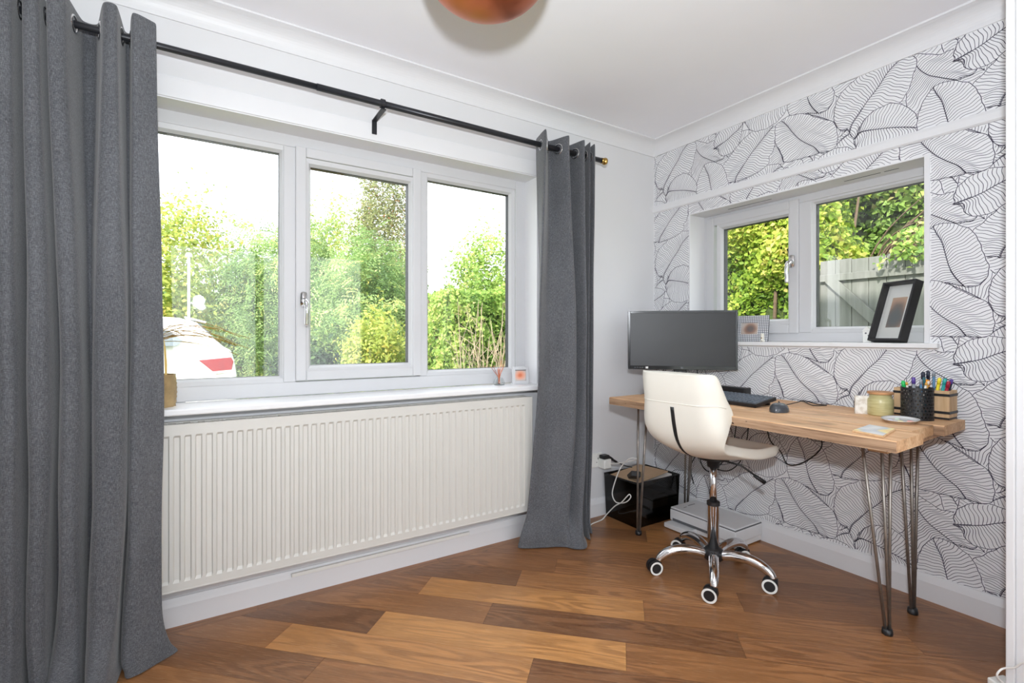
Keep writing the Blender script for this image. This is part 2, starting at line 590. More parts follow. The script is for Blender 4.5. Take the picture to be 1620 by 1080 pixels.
for row in range(-1, 34):
    v0 = 1.308 + (row - 7) * PW
    j0 = joint.get(row, pr_.uniform(-1, 0))
    for k in range(-5, 6):
        u0 = j0 + k * PL
        q = [(u0 + GAP, v0 + GAP), (u0 + PL - GAP, v0 + GAP), (u0 + PL - GAP, v0 + PW - GAP), (u0 + GAP, v0 + PW - GAP)]
        # u along (1,-1)/sqrt2, v along (-1,-1)/sqrt2
        poly = [((u - v) * r2, (-u - v) * r2) for u, v in q]
        for e in ((1, 0, -(XL + BW)), (-1, 0, -BW), (0, 1, -(YB + BW)), (0, -1, -BW)):
            if poly:
                poly = clip(poly, *e)
        if len(poly) < 3:
            continue
        area = abs(sum(poly[i][0] * poly[(i + 1) % len(poly)][1] - poly[(i + 1) % len(poly)][0] * poly[i][1] for i in range(len(poly)))) / 2
        if area < 0.0001:
            continue
        uc, vc = u0 + PL / 2, v0 + PW / 2
        plank(poly, (uc - vc) * r2, (-uc - vc) * r2, -math.pi / 4, TONE.get((row, k), pr_.choice((0.1, 0.2, 0.28, 0.34, 0.4, 0.5, 0.65))))
# border strips along the walls
for i in range(5):
    a, b = XL + i * 0.79, XL + (i + 1) * 0.79
    plank([(a + GAP, -BW + GAP), (b - GAP, -BW + GAP), (b - GAP, 0), (a + GAP, 0)], (a + b) / 2, -BW / 2, 0)
for i in range(4):
    a, b = -BW - i * 0.846, -BW - (i + 1) * 0.846
    plank([(-BW + GAP, b + GAP), (0, b + GAP), (0, a - GAP), (-BW + GAP, a - GAP)], -BW / 2, (a + b) / 2, math.pi / 2)

# ---------------------------------------------------------------- windows
def ring(m, mp, a0, a1, z0, z1, w, d0, d1, wb=None, wt=None):
    wb = w if wb is None else wb
    wt = w if wt is None else wt
    for (p, q, r, s_) in ((a0, a0 + w, z0, z1), (a1 - w, a1, z0, z1), (a0 + w, a1 - w, z0, z0 + wb), (a0 + w, a1 - w, z1 - wt, z1)):
        c0, c1 = mp(p, d0, r), mp(q, d1, s_)
        m.box(c0[0], c1[0], c0[1], c1[1], c0[2], c1[2])
    return m
def bead(m, mp, a0, a1, z0, z1, w, d0, d1):
    """sloped glazing bead: outer edge at depth d0, inner edge (at the glass) at depth d1"""
    o = [(a0, z0), (a1, z0), (a1, z1), (a0, z1)]
    i = [(a0 + w, z0 + w), (a1 - w, z0 + w), (a1 - w, z1 - w), (a0 + w, z1 - w)]
    rows = [[mp(a, d0, z) for a, z in o], [mp(a, d0 + 0.25 * (d1 - d0), z) for a, z in [((3 * x[0] + y[0]) / 4 * 0 + x[0] * 0.35 + y[0] * 0.65, x[1] * 0.35 + y[1] * 0.65) for x, y in zip(o, i)]], [mp(a, d1, z) for a, z in i]]
    m.grid(rows, closed_u=True)
    return m
def handle(mp, a, z, d, parent, side):
    """espagnolette handle: rounded back plate and cranked lever; d = depth of the face it sits on"""
    m = MB()
    pl = []
    for k in range(20):
        t = 2 * math.pi * k / 20
        pl.append((a + 0.0155 * math.copysign(abs(math.cos(t)) ** 0.6, math.cos(t)), z + 0.034 * math.copysign(abs(math.sin(t)) ** 0.6, math.sin(t))))
    m.prism(pl, 0, 1, lambda p, q, h: mp(p, d - 0.011 * h, q))
    pts = [mp(a, d - 0.008, z - 0.004), mp(a, d - 0.03, z - 0.008), mp(a + side * 0.004, d - 0.046, z - 0.02), mp(a + side * 0.006, d - 0.05, z - 0.05), mp(a + side * 0.006, d - 0.046, z - 0.09), mp(a + side * 0.006, d - 0.044, z - 0.118)]
    m.tube(crom(pts, 4), [0.0125] * 5 + [0.0115] * 4 + [0.0085] * 4 + [0.009] * 8, 10)
    o = m.build('handle', 'chrome', parent, smooth=True)
    o['label'] = 'chrome window handle'
    # lock button
    MB().tube([mp(a, d - 0.03, z - 0.004), mp(a, d - 0.040, z - 0.004)], 0.006, 10).build('lock_button', 'black', o)
    return o

# window 1 (long window over the radiator)
mp1 = lambda a, d, z: (a, d, z)
w1 = thing('window_1', (-1.906, 0.12, 0.83), kind='structure')
z0, z1, D = 0.83, 2.0, 0.12
m = MB()
ring(m, mp1, AX0, AX1, z0, z1, 0.068, D, D + 0.07, wb=0.062, wt=0.055)
m.box(-2.252, -2.200, D, D + 0.07, z0 + 0.062, z1 - 0.055)
m.box(-1.612, -1.570, D, D + 0.07, z0 + 0.062, z1 - 0.055)
m.build('frame', 'upvc', w1, bevel=0.004)
for (a0, a1, zz0, zz1) in ((-2.754, -2.266, 0.919, 1.915), (-1.556, -1.058, 0.919, 1.915)):
    e = 0.03
    bead(MB(), mp1, a0 - e, a1 + e, zz0 - e, zz1 + e, e, D + 0.004, D + 0.028).build('glazing_bead', 'upvc', w1)
    ring(MB(), mp1, a0 - 0.006, a1 + 0.006, zz0 - 0.006, zz1 + 0.006, 0.007, D + 0.031, D + 0.058).build('gasket', 'gasket', w1)
    MB().box(a0 - 0.01, a1 + 0.01, D + 0.029, D + 0.033, zz0 - 0.01, zz1 + 0.01).build('pane', 'glass', w1)
sash = ring(MB(), mp1, -2.204, -1.608, 0.897, 1.95, 0.045, D - 0.016, D + 0.05).build('sash', 'upvc', w1, bevel=0.005)
a0, a1, zz0, zz1 = -2.137, -1.669, 0.963, 1.872
bead(MB(), mp1, a0 - 0.03, a1 + 0.03, zz0 - 0.03, zz1 + 0.03, 0.03, D - 0.012, D + 0.014).build('glazing_bead', 'upvc', sash)
ring(MB(), mp1, a0 - 0.006, a1 + 0.006, zz0 - 0.006, zz1 + 0.006, 0.007, D + 0.018, D + 0.05).build('gasket', 'gasket', sash)
MB().box(a0 - 0.01, a1 + 0.01, D + 0.015, D + 0.019, zz0 - 0.01, zz1 + 0.01).build('pane', 'glass', sash)
handle(mp1, -2.172, 1.262, D - 0.016, sash, 1)
MB().box(-2.93, -0.925, -0.10, 0.12, 0.805, 0.83).build('window_sill', 'sill', w1, bevel=0.006, bseg=3)
m = MB()
m.box(AX0, AX1, 0.0, D, AZ1 - 0.004, AZ1).box(AX1 - 0.004, AX1, 0.0, D, 0.83, AZ1 - 0.004).box(AX0, AX0 + 0.004, 0, D, 0.83, AZ1 - 0.004)
m.build('reveal_lining', 'trim', w1)

# window 2 (small window over the desk)
mp2 = lambda a, d, z: (d, a, z)
w2 = thing('window_2', (0.14, -0.872, 1.067), kind='structure')
D2 = 0.14
m = MB()
ring(m, mp2, BY0, BY1, 1.067, BZ1, 0.05, D2, D2 + 0.07, wb=0.05, wt=0.04)
m.box(D2, D2 + 0.07, -0.935, -0.868, 1.117, BZ1 - 0.04)
m.build('frame', 'upvc', w2, bevel=0.004)
a0, a1, zz0, zz1 = -1.412, -0.945, 1.146, 1.79
bead(MB(), mp2, a0 - 0.03, a1 + 0.03, zz0 - 0.03, zz1 + 0.03, 0.03, D2 + 0.004, D2 + 0.028).build('glazing_bead', 'upvc', w2)
ring(MB(), mp2, a0 - 0.006, a1 + 0.006, zz0 - 0.006, zz1 + 0.006, 0.007, D2 + 0.031, D2 + 0.058).build('gasket', 'gasket', w2)
MB().box(D2 + 0.029, D2 + 0.033, a0 - 0.01, a1 + 0.01, zz0 - 0.01, zz1 + 0.01).build('pane', 'glass', w2)
sash = ring(MB(), mp2, -0.875, -0.314, 1.113, 1.832, 0.05, D2 - 0.016, D2 + 0.05).build('sash', 'upvc', w2, bevel=0.005)
a0, a1, zz0, zz1 = -0.808, -0.416, 1.193, 1.754
bead(MB(), mp2, a0 - 0.03, a1 + 0.03, zz0 - 0.03, zz1 + 0.03, 0.03, D2 - 0.012, D2 + 0.014).build('glazing_bead', 'upvc', sash)
ring(MB(), mp2, a0 - 0.006, a1 + 0.006, zz0 - 0.006, zz1 + 0.006, 0.007, D2 + 0.018, D2 + 0.05).build('gasket', 'gasket', sash)
MB().box(D2 + 0.015, D2 + 0.019, a0 - 0.01, a1 + 0.01, zz0 - 0.01, zz1 + 0.01).build('pane', 'glass', sash)
handle(mp2, -0.845, 1.50, D2 - 0.016, sash, 1)
MB().box(-0.028, D2, -1.505, -0.245, 1.046, 1.067).build('window_sill', 'sill', w2, bevel=0.004)
m = MB()
m.box(-0.004, D2, BY0 - 0.012, BY0 + 0.006, 1.067, BZ1 + 0.006)
m.box(-0.004, D2, BY1 - 0.006, BY1 + 0.002, 1.067, BZ1 + 0.006)
m.box(-0.004, D2, BY0 + 0.006, BY1 - 0.006, BZ1 - 0.002, BZ1 + 0.006)
m.build('reveal_lining', 'trim', w2, bevel=0.002)
# slotted trickle vents in the head of the small window
m = MB()
for (p, q) in ((-1.27, -1.12), (-1.34, -1.285), (-0.76, -0.50)):
    m.box(D2 - 0.001, D2 + 0.004, p, q, 1.8395, 1.8405) if False else m.box(0.07, 0.074, p, q, BZ1 - 0.0035, BZ1 - 0.0015)
m.build('vent_slot', 'greyd', w2)
# ================================================================ WALLPAPER PRINT (flat line drawing on the papered wall)
# (y, z) on the wall for one cell of the half-drop repeat: midrib, one margin, other margin, each from base to tip;
# first in the list lies on top
LEAVES = {
    'P': ([(-1.042, 0.773), (-1.016, 0.811), (-0.980, 0.841), (-0.944, 0.876), (-0.911, 0.921), (-0.882, 0.968), (-0.856, 1.000)],
          [(-1.046, 0.775), (-1.084, 0.769), (-1.109, 0.776), (-1.123, 0.809), (-1.119, 0.857), (-1.105, 0.901), (-1.063, 0.930), (-1.016, 0.962), (-0.976, 0.991), (-0.930, 1.006), (-0.887, 1.011), (-0.856, 1.005)],
          [(-1.037, 0.770), (-0.994, 0.772), (-0.939, 0.773), (-0.873, 0.778), (-0.861, 0.811), (-0.839, 0.863), (-0.824, 0.887), (-0.821, 0.931), (-0.821, 0.971), (-0.829, 0.991), (-0.856, 1.002)]),
    'C': ([(-1.038, 0.322), (-1.009, 0.363), (-0.989, 0.407), (-0.977, 0.459), (-0.965, 0.513), (-0.947, 0.553), (-0.936, 0.582)],
          [(-1.043, 0.323), (-1.077, 0.327), (-1.102, 0.357), (-1.107, 0.399), (-1.093, 0.443), (-1.080, 0.494), (-1.058, 0.543), (-1.021, 0.572), (-0.980, 0.589), (-0.936, 0.584)],
          [(-1.032, 0.325), (-0.986, 0.344), (-0.926, 0.354), (-0.895, 0.372), (-0.883, 0.420), (-0.885, 0.478), (-0.904, 0.538), (-0.936, 0.584)]),
    'J': ([(-1.191, 0.787), (-1.218, 0.811), (-1.251, 0.810), (-1.301, 0.800), (-1.349, 0.788), (-1.403, 0.770), (-1.440, 0.753)],
          [(-1.213, 0.813), (-1.223, 0.847), (-1.255, 0.883), (-1.301, 0.897), (-1.344, 0.897), (-1.387, 0.868), (-1.424, 0.818), (-1.440, 0.753)],
          [(-1.194, 0.781), (-1.203, 0.735), (-1.232, 0.688), (-1.278, 0.669), (-1.331, 0.668), (-1.387, 0.686), (-1.424, 0.719), (-1.440, 0.753)]),
    'F': ([(-0.590, 0.747), (-0.601, 0.779), (-0.621, 0.805), (-0.683, 0.877), (-0.731, 0.921), (-0.773, 0.959), (-0.811, 0.988)],
          [(-0.581, 0.753), (-0.540, 0.765), (-0.504, 0.805), (-0.510, 0.860), (-0.540, 0.889), (-0.587, 0.935), (-0.644, 0.979), (-0.699, 1.002), (-0.757, 1.010), (-0.788, 0.994), (-0.819, 0.989)],
          [(-0.604, 0.755), (-0.655, 0.755), (-0.726, 0.768), (-0.783, 0.796), (-0.791, 0.834), (-0.814, 0.866), (-0.821, 0.921), (-0.820, 0.985)]),
    'B': ([(-1.173, 0.825), (-1.185, 0.863), (-1.216, 0.904), (-1.246, 0.945), (-1.290, 0.993), (-1.327, 1.043), (-1.370, 1.075), (-1.405, 1.085)],
          [(-1.166, 0.848), (-1.130, 0.858), (-1.109, 0.901), (-1.107, 0.946), (-1.121, 1.000), (-1.154, 1.041), (-1.190, 1.060), (-1.250, 1.100), (-1.323, 1.112), (-1.380, 1.105), (-1.405, 1.085)],
          [(-1.177, 0.819), (-1.197, 0.794), (-1.246, 0.800), (-1.318, 0.841), (-1.383, 0.904), (-1.407, 0.950), (-1.416, 0.988), (-1.430, 1.040), (-1.405, 1.085)]),
    'D': ([(-1.547, 0.336), (-1.597, 0.349), (-1.638, 0.363), (-1.675, 0.382), (-1.705, 0.396), (-1.734, 0.420)],
          [(-1.552, 0.349), (-1.550, 0.374), (-1.565, 0.405), (-1.590, 0.429), (-1.629, 0.445), (-1.671, 0.449), (-1.710, 0.440), (-1.734, 0.420)],
          [(-1.560, 0.335), (-1.580, 0.332), (-1.585, 0.294), (-1.619, 0.274), (-1.666, 0.281), (-1.705, 0.311), (-1.725, 0.370), (-1.734, 0.420)]),
    'I': ([(-0.868, 0.778), (-0.853, 0.825), (-0.826, 0.887)],
          [(-0.868, 0.773), (-0.824, 0.778), (-0.778, 0.788), (-0.788, 0.834), (-0.814, 0.871), (-0.826, 0.887)],
          [(-0.873, 0.778), (-0.882, 0.828), (-0.863, 0.865), (-0.829, 0.887)]),
    'G': ([(-1.560, 0.256), (-1.503, 0.293), (-1.465, 0.321), (-1.432, 0.366), (-1.415, 0.424)],
          [(-1.565, 0.261), (-1.619, 0.267), (-1.609, 0.341), (-1.555, 0.383), (-1.503, 0.387), (-1.454, 0.414), (-1.418, 0.428)],
          [(-1.539, 0.239), (-1.460, 0.182), (-1.403, 0.175), (-1.392, 0.242), (-1.398, 0.328), (-1.412, 0.423)]),
    'K': ([(-1.166, 0.844), (-1.105, 0.901), (-1.046, 0.947), (-0.989, 0.982), (-0.939, 1.009)],
          [(-1.166, 0.844), (-1.154, 0.926), (-1.130, 1.005), (-1.088, 1.045), (-1.024, 1.053), (-0.976, 1.043), (-0.939, 1.011)],
          [(-1.158, 0.839), (-1.121, 0.822), (-1.046, 0.842), (-0.980, 0.930), (-0.953, 0.981), (-0.937, 1.009)]),
    'N': ([(-1.201, 0.830), (-1.150, 0.811), (-1.109, 0.780), (-1.067, 0.735), (-1.029, 0.684)],
          [(-1.201, 0.830), (-1.162, 0.852), (-1.109, 0.852), (-1.046, 0.814), (-1.016, 0.747), (-1.024, 0.683)],
          [(-1.204, 0.826), (-1.208, 0.778), (-1.169, 0.721), (-1.109, 0.677), (-1.046, 0.672), (-1.029, 0.681)]),
    'Z': ([(-1.28, 0.74), (-1.27, 0.90), (-1.22, 1.05), (-1.12, 1.20), (-1.0, 1.32)],
          [(-1.30, 0.74), (-1.44, 0.80), (-1.52, 0.95), (-1.48, 1.15), (-1.32, 1.30), (-1.12, 1.36), (-1.0, 1.33)],
          [(-1.26, 0.74), (-1.12, 0.76), (-1.02, 0.86), (-0.96, 1.02), (-0.96, 1.18), (-0.99, 1.31)]),
    'Y': ([(-1.62, 0.28), (-1.58, 0.38), (-1.53, 0.47), (-1.46, 0.58)],
          [(-1.63, 0.28), (-1.69, 0.36), (-1.66, 0.47), (-1.58, 0.55), (-1.47, 0.585)],
          [(-1.61, 0.28), (-1.52, 0.30), (-1.45, 0.38), (-1.43, 0.48), (-1.455, 0.575)]),
}
LA, LB = np.array([0.0, 0.646]), np.array([0.547, 0.323])
def smooth_line(pts, step=0.006):
    q = np.array(crom(pts, 12))
    d = np.r_[0, np.cumsum(np.linalg.norm(np.diff(q, axis=0), axis=1))]
    n = max(4, int(d[-1] / step))
    s = np.linspace(0, d[-1], n)
    return np.c_[np.interp(s, d, q[:, 0]), np.interp(s, d, q[:, 1])], d[-1]
def at_s(line, s):
    i = s * (len(line) - 1)
    k = int(min(i, len(line) - 2))
    return line[k] + (line[k + 1] - line[k]) * (i - k)
def inside(poly, pts):
    x, y = pts[:, 0], pts[:, 1]
    c = np.zeros(len(pts), bool)
    px, py = poly[:, 0], poly[:, 1]
    qx, qy = np.roll(px, 1), np.roll(py, 1)
    for a, b, e, f in zip(px, py, qx, qy):
        if b != f:
            c ^= ((b > y) != (f > y)) & (x < (e - a) * (y - b) / (f - b) + a)
    return c
lr = np.random.default_rng(3)
strokes, polys = {}, {}
for key, (mid, s1, s2) in LEAVES.items():
    ml, mlen = smooth_line(mid)
    out = [(ml, 0.0030), (ml[:max(4, len(ml) // 3)] + np.array([0.003, 0.002]), 0.0018)]
    sides = []
    for sd in (s1, s2):
        ol, olen = smooth_line(sd)
        sides.append(ol)
        wob = ol + 0.0012 * np.c_[np.sin(np.arange(len(ol)) * 0.9), np.cos(np.arange(len(ol)) * 0.7)]
        out.append((wob, 0.0025))
        n = int(olen / 0.0135)
        for k in range(n):
            so = (k + 0.5) / n
            sm = max(0.0, 0.02 + 0.93 * (so ** 1.12) - 0.06 * (1 - so))
            so = min(1.0, so + 0.004 * lr.standard_normal())
            p0, p3 = at_s(ml, sm), at_s(ol, so)
            tm = at_s(ml, min(1, sm + 0.05)) - at_s(ml, max(0, sm - 0.05))
            tm = tm / (np.linalg.norm(tm) + 1e-9)
            dv = p3 - p0
            L = np.linalg.norm(dv)
            if L < 0.008:
                continue
            dn = dv / L
            nn = np.array([-dn[1], dn[0]])
            bend = np.sign(nn @ tm) * (0.17 + 0.05 * math.sin(k * 0.35))
            p1 = p0 + dv * 0.33 + nn * L * bend * 1.0
            p2 = p0 + dv * 0.70 - nn * L * bend * (0.75 + 0.3 * math.sin(k * 0.21 + 1))
            np_ = max(5, int(L / 0.007))
            t = np.linspace(0, lr.uniform(0.96, 1.0), np_)[:, None]
            c = (1 - t) ** 3 * p0 + 3 * (1 - t) ** 2 * t * p1 + 3 * (1 - t) * t ** 2 * p2 + t ** 3 * p3
            c = c + nn * (0.0032 * np.sin(t * L * 95 + k * 0.33 + 2.2 * np.sin(k * 0.11)) * np.sin(np.pi * np.clip(t, 0, 1)) ** 0.5)
            out.append((c, 0.0017 if k % 3 else 0.0020))
    strokes[key] = out
    polys[key] = np.vstack([sides[0], sides[1][::-1]])
keys = list(LEAVES)
cellsegs = []
for i, key in enumerate(keys):
    cover = []
    lo, hi = polys[key].min(0), polys[key].max(0)
    for j in range(len(keys)):
        for a in range(-3, 4):
            for b in range(-2, 3):
                if j > i or (j == i and (a, b) >= (0, 0)):
                    continue
                q = polys[keys[j]] + a * LA + b * LB
                if (q.max(0) < lo).any() or (q.min(0) > hi).any():
                    continue
                cover.append(q)
    for pts, w in strokes[key]:
        hid = np.zeros(len(pts), bool)
        for q in cover:
            hid |= inside(q, pts)
        run = []
        for p, h in zip(pts, hid):
            if h:
                if len(run) > 1:
                    cellsegs.append((np.array(run), w))
                run = []
            else:
                run.append(p)
        if len(run) > 1:
            cellsegs.append((np.array(run), w))
pv, pf = [], []
def on_wall(p, upper):
    y, z = p[:, 0], p[:, 1]
    ok = (y < -0.001) & (y > -1.829)
    ok &= ((z > 1.962) & (z < 2.297)) if upper else ((z > 0.104) & (z < 1.919))
    if not upper:
        ok &= ~((y > -1.473) & (y < -0.281) & (z > 1.04) & (z < 1.857))
        ok &= ~((y > -1.506) & (z > 1.04) & (z < 1.07) & (y < -0.243))
    return ok
for upper, zs in ((False, 0.0), (True, -0.07)):
    for a in range(-6, 9):
        for b in range(-4, 5):
            sh_ = a * LA + b * LB + np.array([0, zs])
            for seg, w in cellsegs:
                q = seg + sh_
                if q[:, 0].max() < -1.83 or q[:, 0].min() > 0 or q[:, 1].max() < 0.1 or q[:, 1].min() > 2.3:
                    continue
                ok = on_wall(q, upper)
                if not ok.any():
                    continue
                idx = np.flatnonzero(np.diff(np.r_[0, ok.astype(int), 0]))
                for s_, e in zip(idx[::2], idx[1::2]):
                    if e - s_ < 2:
                        continue
                    r = q[s_:e]
                    t = np.gradient(r, axis=0)
                    t /= (np.linalg.norm(t, axis=1)[:, None] + 1e-9)
                    nrm = np.c_[-t[:, 1], t[:, 0]] * (w / 2)
                    k0 = len(pv)
                    for pa, pb in zip(r + nrm, r - nrm):
                        pv.append((-0.0004, pa[0], pa[1]))
                        pv.append((-0.0004, pb[0], pb[1]))
                    for k in range(len(r) - 1):
                        c = k0 + 2 * k
                        pf.append((c, c + 1, c + 3, c + 2))
me = bpy.data.meshes.new('leaf_print')
me.from_pydata(pv, [], pf)
me.materials.append(M['print'])
pro = bpy.data.objects.new('leaf_print', me)
COL.objects.link(pro)
pro.parent = wall_right
tag(pro, 'dark line drawing of large overlapping leaves printed on the wallpaper', kind='stuff')
# ================================================================ CURTAINS, ROD, RADIATOR
RY, RZ = -0.13, 2.121
rod = thing('curtain_rod', (-1.9, RY, RZ), 'long black metal curtain rod with brass end cap over the long window', 'curtain rod')
MB().tube([(-3.42, RY, RZ), (-2.15, RY, RZ)], 0.0120, 16).build('thin_rod', 'rod', rod, smooth=True)
MB().tube([(-2.16, RY, RZ), (-0.585, RY, RZ)], 0.0140, 16).build('outer_rod', 'rod', rod, smooth=True)
m = MB().lathe([(0.0, -0.004), (0.016, -0.004), (0.016, 0.004), (0.0125, 0.008), (0.0125, 0.014), (0.019, 0.017), (0.021, 0.024), (0.019, 0.031), (0.0, 0.034)], (-0.588, RY, RZ), 20, 'X')
m.build('end_cap', 'brass', rod, smooth=True)
m = MB().lathe([(0.0, 0.004), (0.016, 0.004), (0.016, -0.004), (0.0125, -0.008), (0.0125, -0.014), (0.019, -0.017), (0.021, -0.024), (0.019, -0.031), (0.0, -0.034)], (-3.42, RY, RZ), 20, 'X')
m.build('end_cap', 'brass', rod, smooth=True)
for bx in (-1.885, -3.30):
    m = MB()
    m.obox((bx, -0.0085, 2.062), (0.011, 0, 0), (0, 0.0025, 0), (0, 0, 0.032))
    v = Vector((0, RY + 0.012, RZ - 0.028)) - Vector((0, -0.008, 2.09))
    m.obox((bx, (RY + 0.004) / 2, (2.09 + RZ - 0.028) / 2), (0.011, 0, 0), tuple(v / 2), tuple(Vector((0, -v.z, v.y)).normalized() * 0.002))
    m.box(bx - 0.011, bx + 0.011, RY - 0.016, RY + 0.016, RZ - 0.031, RZ - 0.027)
    # cup around the rod
    pts = [(bx, RY + 0.0185 * math.cos(a), RZ + 0.0185 * math.sin(a)) for a in [math.pi * (0.75 + 1.9 * k / 16) for k in range(17)]]
    for p, q in zip(pts[:-1], pts[1:]):
        c = (Vector(p) + Vector(q)) / 2
        d = (Vector(q) - Vector(p)) / 2
        nn = (c - Vector((bx, RY, RZ))).normalized()
        m.obox(c, (0.009, 0, 0), tuple(d * 1.05), tuple(nn * 0.0015))
    m.build('bracket', 'rod', rod)

def curtain(name, label, tops, mids, bots, ztop, hem, seed):
    """eyelet curtain: the same number of fold points (x, y) at the heading, half way and at the hem"""
    root = thing(name, (sum(p[0] for p in bots) / len(bots), -0.2, 0), label, 'curtain', 'grey eyelet curtains')
    n = 7
    A = np.array(tops); B = np.array(mids); C_ = np.array(bots)
    top_s = np.array(crom([tuple(p) for p in (A * 1.0)], n))
    # heading folds are crisper than the lower cloth: blend in the straight zig-zag
    lin = np.array([tuple(A[i] + (A[i + 1] - A[i]) * k / n) for i in range(len(A) - 1) for k in range(n)] + [tuple(A[-1])])
    top_s = 0.5 * top_s + 0.5 * lin
    mid_s = np.array(crom([tuple(p) for p in B], n))
    bot_s = np.array(crom([tuple(p) for p in C_], n))
    hem_s = np.array(crom([tuple(p) for p in hem], n))
    rs = np.random.default_rng(seed)
    ph = rs.uniform(0, 6.28, (4, top_s.shape[0]))
    ph = np.cumsum(rs.normal(0, 0.25, (4, top_s.shape[0])), axis=1)
    rows = []
    levels = [ztop, ztop - 0.02, ztop - 0.05, ztop - 0.09] + list(np.linspace(ztop - 0.14, 0.30, 22)) + [0.24, 0.18, 0.13, 0.09, 0.06, 0.035, 0.018, 0.009, 0.0045]
    zm = 1.0
    for z in levels:
        if z >= zm:
            t = (ztop - z) / (ztop - zm)
            t = t * t * (3 - 2 * t)
            xy = top_s * (1 - t) + mid_s * t
        else:
            t = (zm - z) / zm
            t = t ** 1.4
            xy = mid_s * (1 - t) + bot_s * t
        low = max(0.0, 1 - z / 1.9)
        wob = (0.006 + 0.010 * max(0.0, 1 - z / 0.5)) * low * np.c_[np.sin(ph[0] + z * 3.1), np.sin(ph[1] + z * 2.3)] + 0.004 * low * np.c_[np.sin(ph[2] * 2 + z * 9), np.sin(ph[3] * 2 + z * 7)]
        if z < 0.20:
            q = (0.20 - z) / 0.20
            q = q ** 2.2
            xy = xy * (1 - q) + hem_s * q
            zz = np.full(len(xy), z) + 0.02 * math.sin(min(1, z / 0.15) * math.pi) * np.abs(np.sin(ph[0] * 1.3))
        else:
            zz = np.full(len(xy), z)
        xy = xy + wob * (1.0 if z > 0.02 else 0.4)
        rows.append([(p[0], p[1], h) for p, h in zip(xy, zz)])
    cl = MB().grid(rows).build('cloth', 'fabric', root, smooth=True, subsurf=1, solidify=0.0024)
    # metal eyelets where the folds cross the rod
    for i in range(len(A) - 1):
        a, b = A[i], A[i + 1]
        if (a[1] - RY) * (b[1] - RY) >= 0:
            continue
        t = (RY - a[1]) / (b[1] - a[1])
        x = a[0] + t * (b[0] - a[0])
        d = Vector((b[0] - a[0], b[1] - a[1], 0)).normalized()
        e = MB()
        up = Vector((0, 0, 1))
        pts = [Vector((x, RY, RZ)) + (d * math.cos(u) + up * math.sin(u)) * 0.026 for u in [2 * math.pi * k / 20 for k in range(20)]]
        e.tube(pts, 0.0048, 6, closed=True)
        e.build('eyelet', 'chrome', root, smooth=True)
    return root

def zig(xs, yn, yf):
    return [(x, yn if i % 2 == 0 else yf) for i, x in enumerate(xs)]
# left curtain (fold order from the left edge to the edge beside the glass)
lt = [(-3.36, -0.1), (-3.33, -0.21), (-3.29, -0.21), (-3.26, -0.055), (-3.22, -0.21), (-3.18, -0.21), (-3.14, -0.055), (-3.09, -0.21), (-3.045, -0.21), (-3.045, -0.06), (-3.02, -0.21), (-2.985, -0.21), (-2.985, -0.06), (-2.965, -0.215), (-2.925, -0.205), (-2.905, -0.055), (-2.865, -0.055), (-2.83, -0.21), (-2.795, -0.215), (-2.79, -0.06), (-2.775, -0.055), (-2.755, -0.2), (-2.692, -0.17)]
lm = [(-3.36, -0.16), (-3.31, -0.26), (-3.27, -0.26), (-3.24, -0.15), (-3.2, -0.26), (-3.15, -0.26), (-3.115, -0.15), (-3.07, -0.25), (-3.03, -0.26), (-3.02, -0.16), (-2.995, -0.27), (-2.955, -0.26), (-2.95, -0.15), (-2.925, -0.26), (-2.885, -0.26), (-2.88, -0.15), (-2.865, -0.15), (-2.845, -0.26), (-2.775, -0.265), (-2.77, -0.16), (-2.765, -0.155), (-2.75, -0.24), (-2.672, -0.2)]
lb = [(-3.36, -0.17), (-3.3, -0.3), (-3.25, -0.3), (-3.22, -0.17), (-3.18, -0.31), (-3.12, -0.31), (-3.1, -0.17), (-3.05, -0.3), (-3.01, -0.33), (-2.99, -0.2), (-2.975, -0.3), (-2.945, -0.28), (-2.945, -0.155), (-2.92, -0.29), (-2.87, -0.28), (-2.865, -0.155), (-2.855, -0.155), (-2.84, -0.3), (-2.785, -0.3), (-2.775, -0.17), (-2.77, -0.165), (-2.755, -0.26), (-2.665, -0.21)]
lh = [(-3.37, -0.19), (-3.31, -0.35), (-3.24, -0.36), (-3.21, -0.2), (-3.18, -0.36), (-3.11, -0.37), (-3.09, -0.2), (-3.05, -0.36), (-3, -0.4), (-2.97, -0.24), (-2.965, -0.34), (-2.935, -0.32), (-2.94, -0.18), (-2.93, -0.36), (-2.86, -0.33), (-2.86, -0.18), (-2.845, -0.2), (-2.84, -0.4), (-2.79, -0.34), (-2.775, -0.2), (-2.765, -0.19), (-2.75, -0.29), (-2.62, -0.2)]
curtain('curtain', 'grey woven eyelet curtain in front of the potted spiky plant and the car', lt, lm, lb, 2.178, lh, 4)
rt = [(-1.005, -0.055), (-1.04, -0.195), (-0.93, -0.07), (-0.885, -0.195), (-0.80, -0.07), (-0.775, -0.195), (-0.70, -0.08), (-0.728, -0.19), (-0.665, -0.08), (-0.69, -0.18), (-0.64, -0.13)]
rm = [(-1.02, -0.135), (-1.085, -0.20), (-0.985, -0.16), (-0.87, -0.235), (-0.815, -0.14), (-0.79, -0.225), (-0.735, -0.12), (-0.76, -0.215), (-0.70, -0.11), (-0.705, -0.18), (-0.66, -0.13)]
rb = [(-1.05, -0.06), (-1.15, -0.14), (-1.06, -0.19), (-0.95, -0.25), (-0.915, -0.22), (-0.865, -0.31), (-0.80, -0.17), (-0.82, -0.26), (-0.75, -0.15), (-0.745, -0.21), (-0.69, -0.13)]
rh = [(-1.06, -0.05), (-1.175, -0.135), (-1.085, -0.20), (-0.975, -0.255), (-0.935, -0.32), (-0.862, -0.33), (-0.79, -0.20), (-0.80, -0.27), (-0.745, -0.20), (-0.725, -0.21), (-0.675, -0.12)]
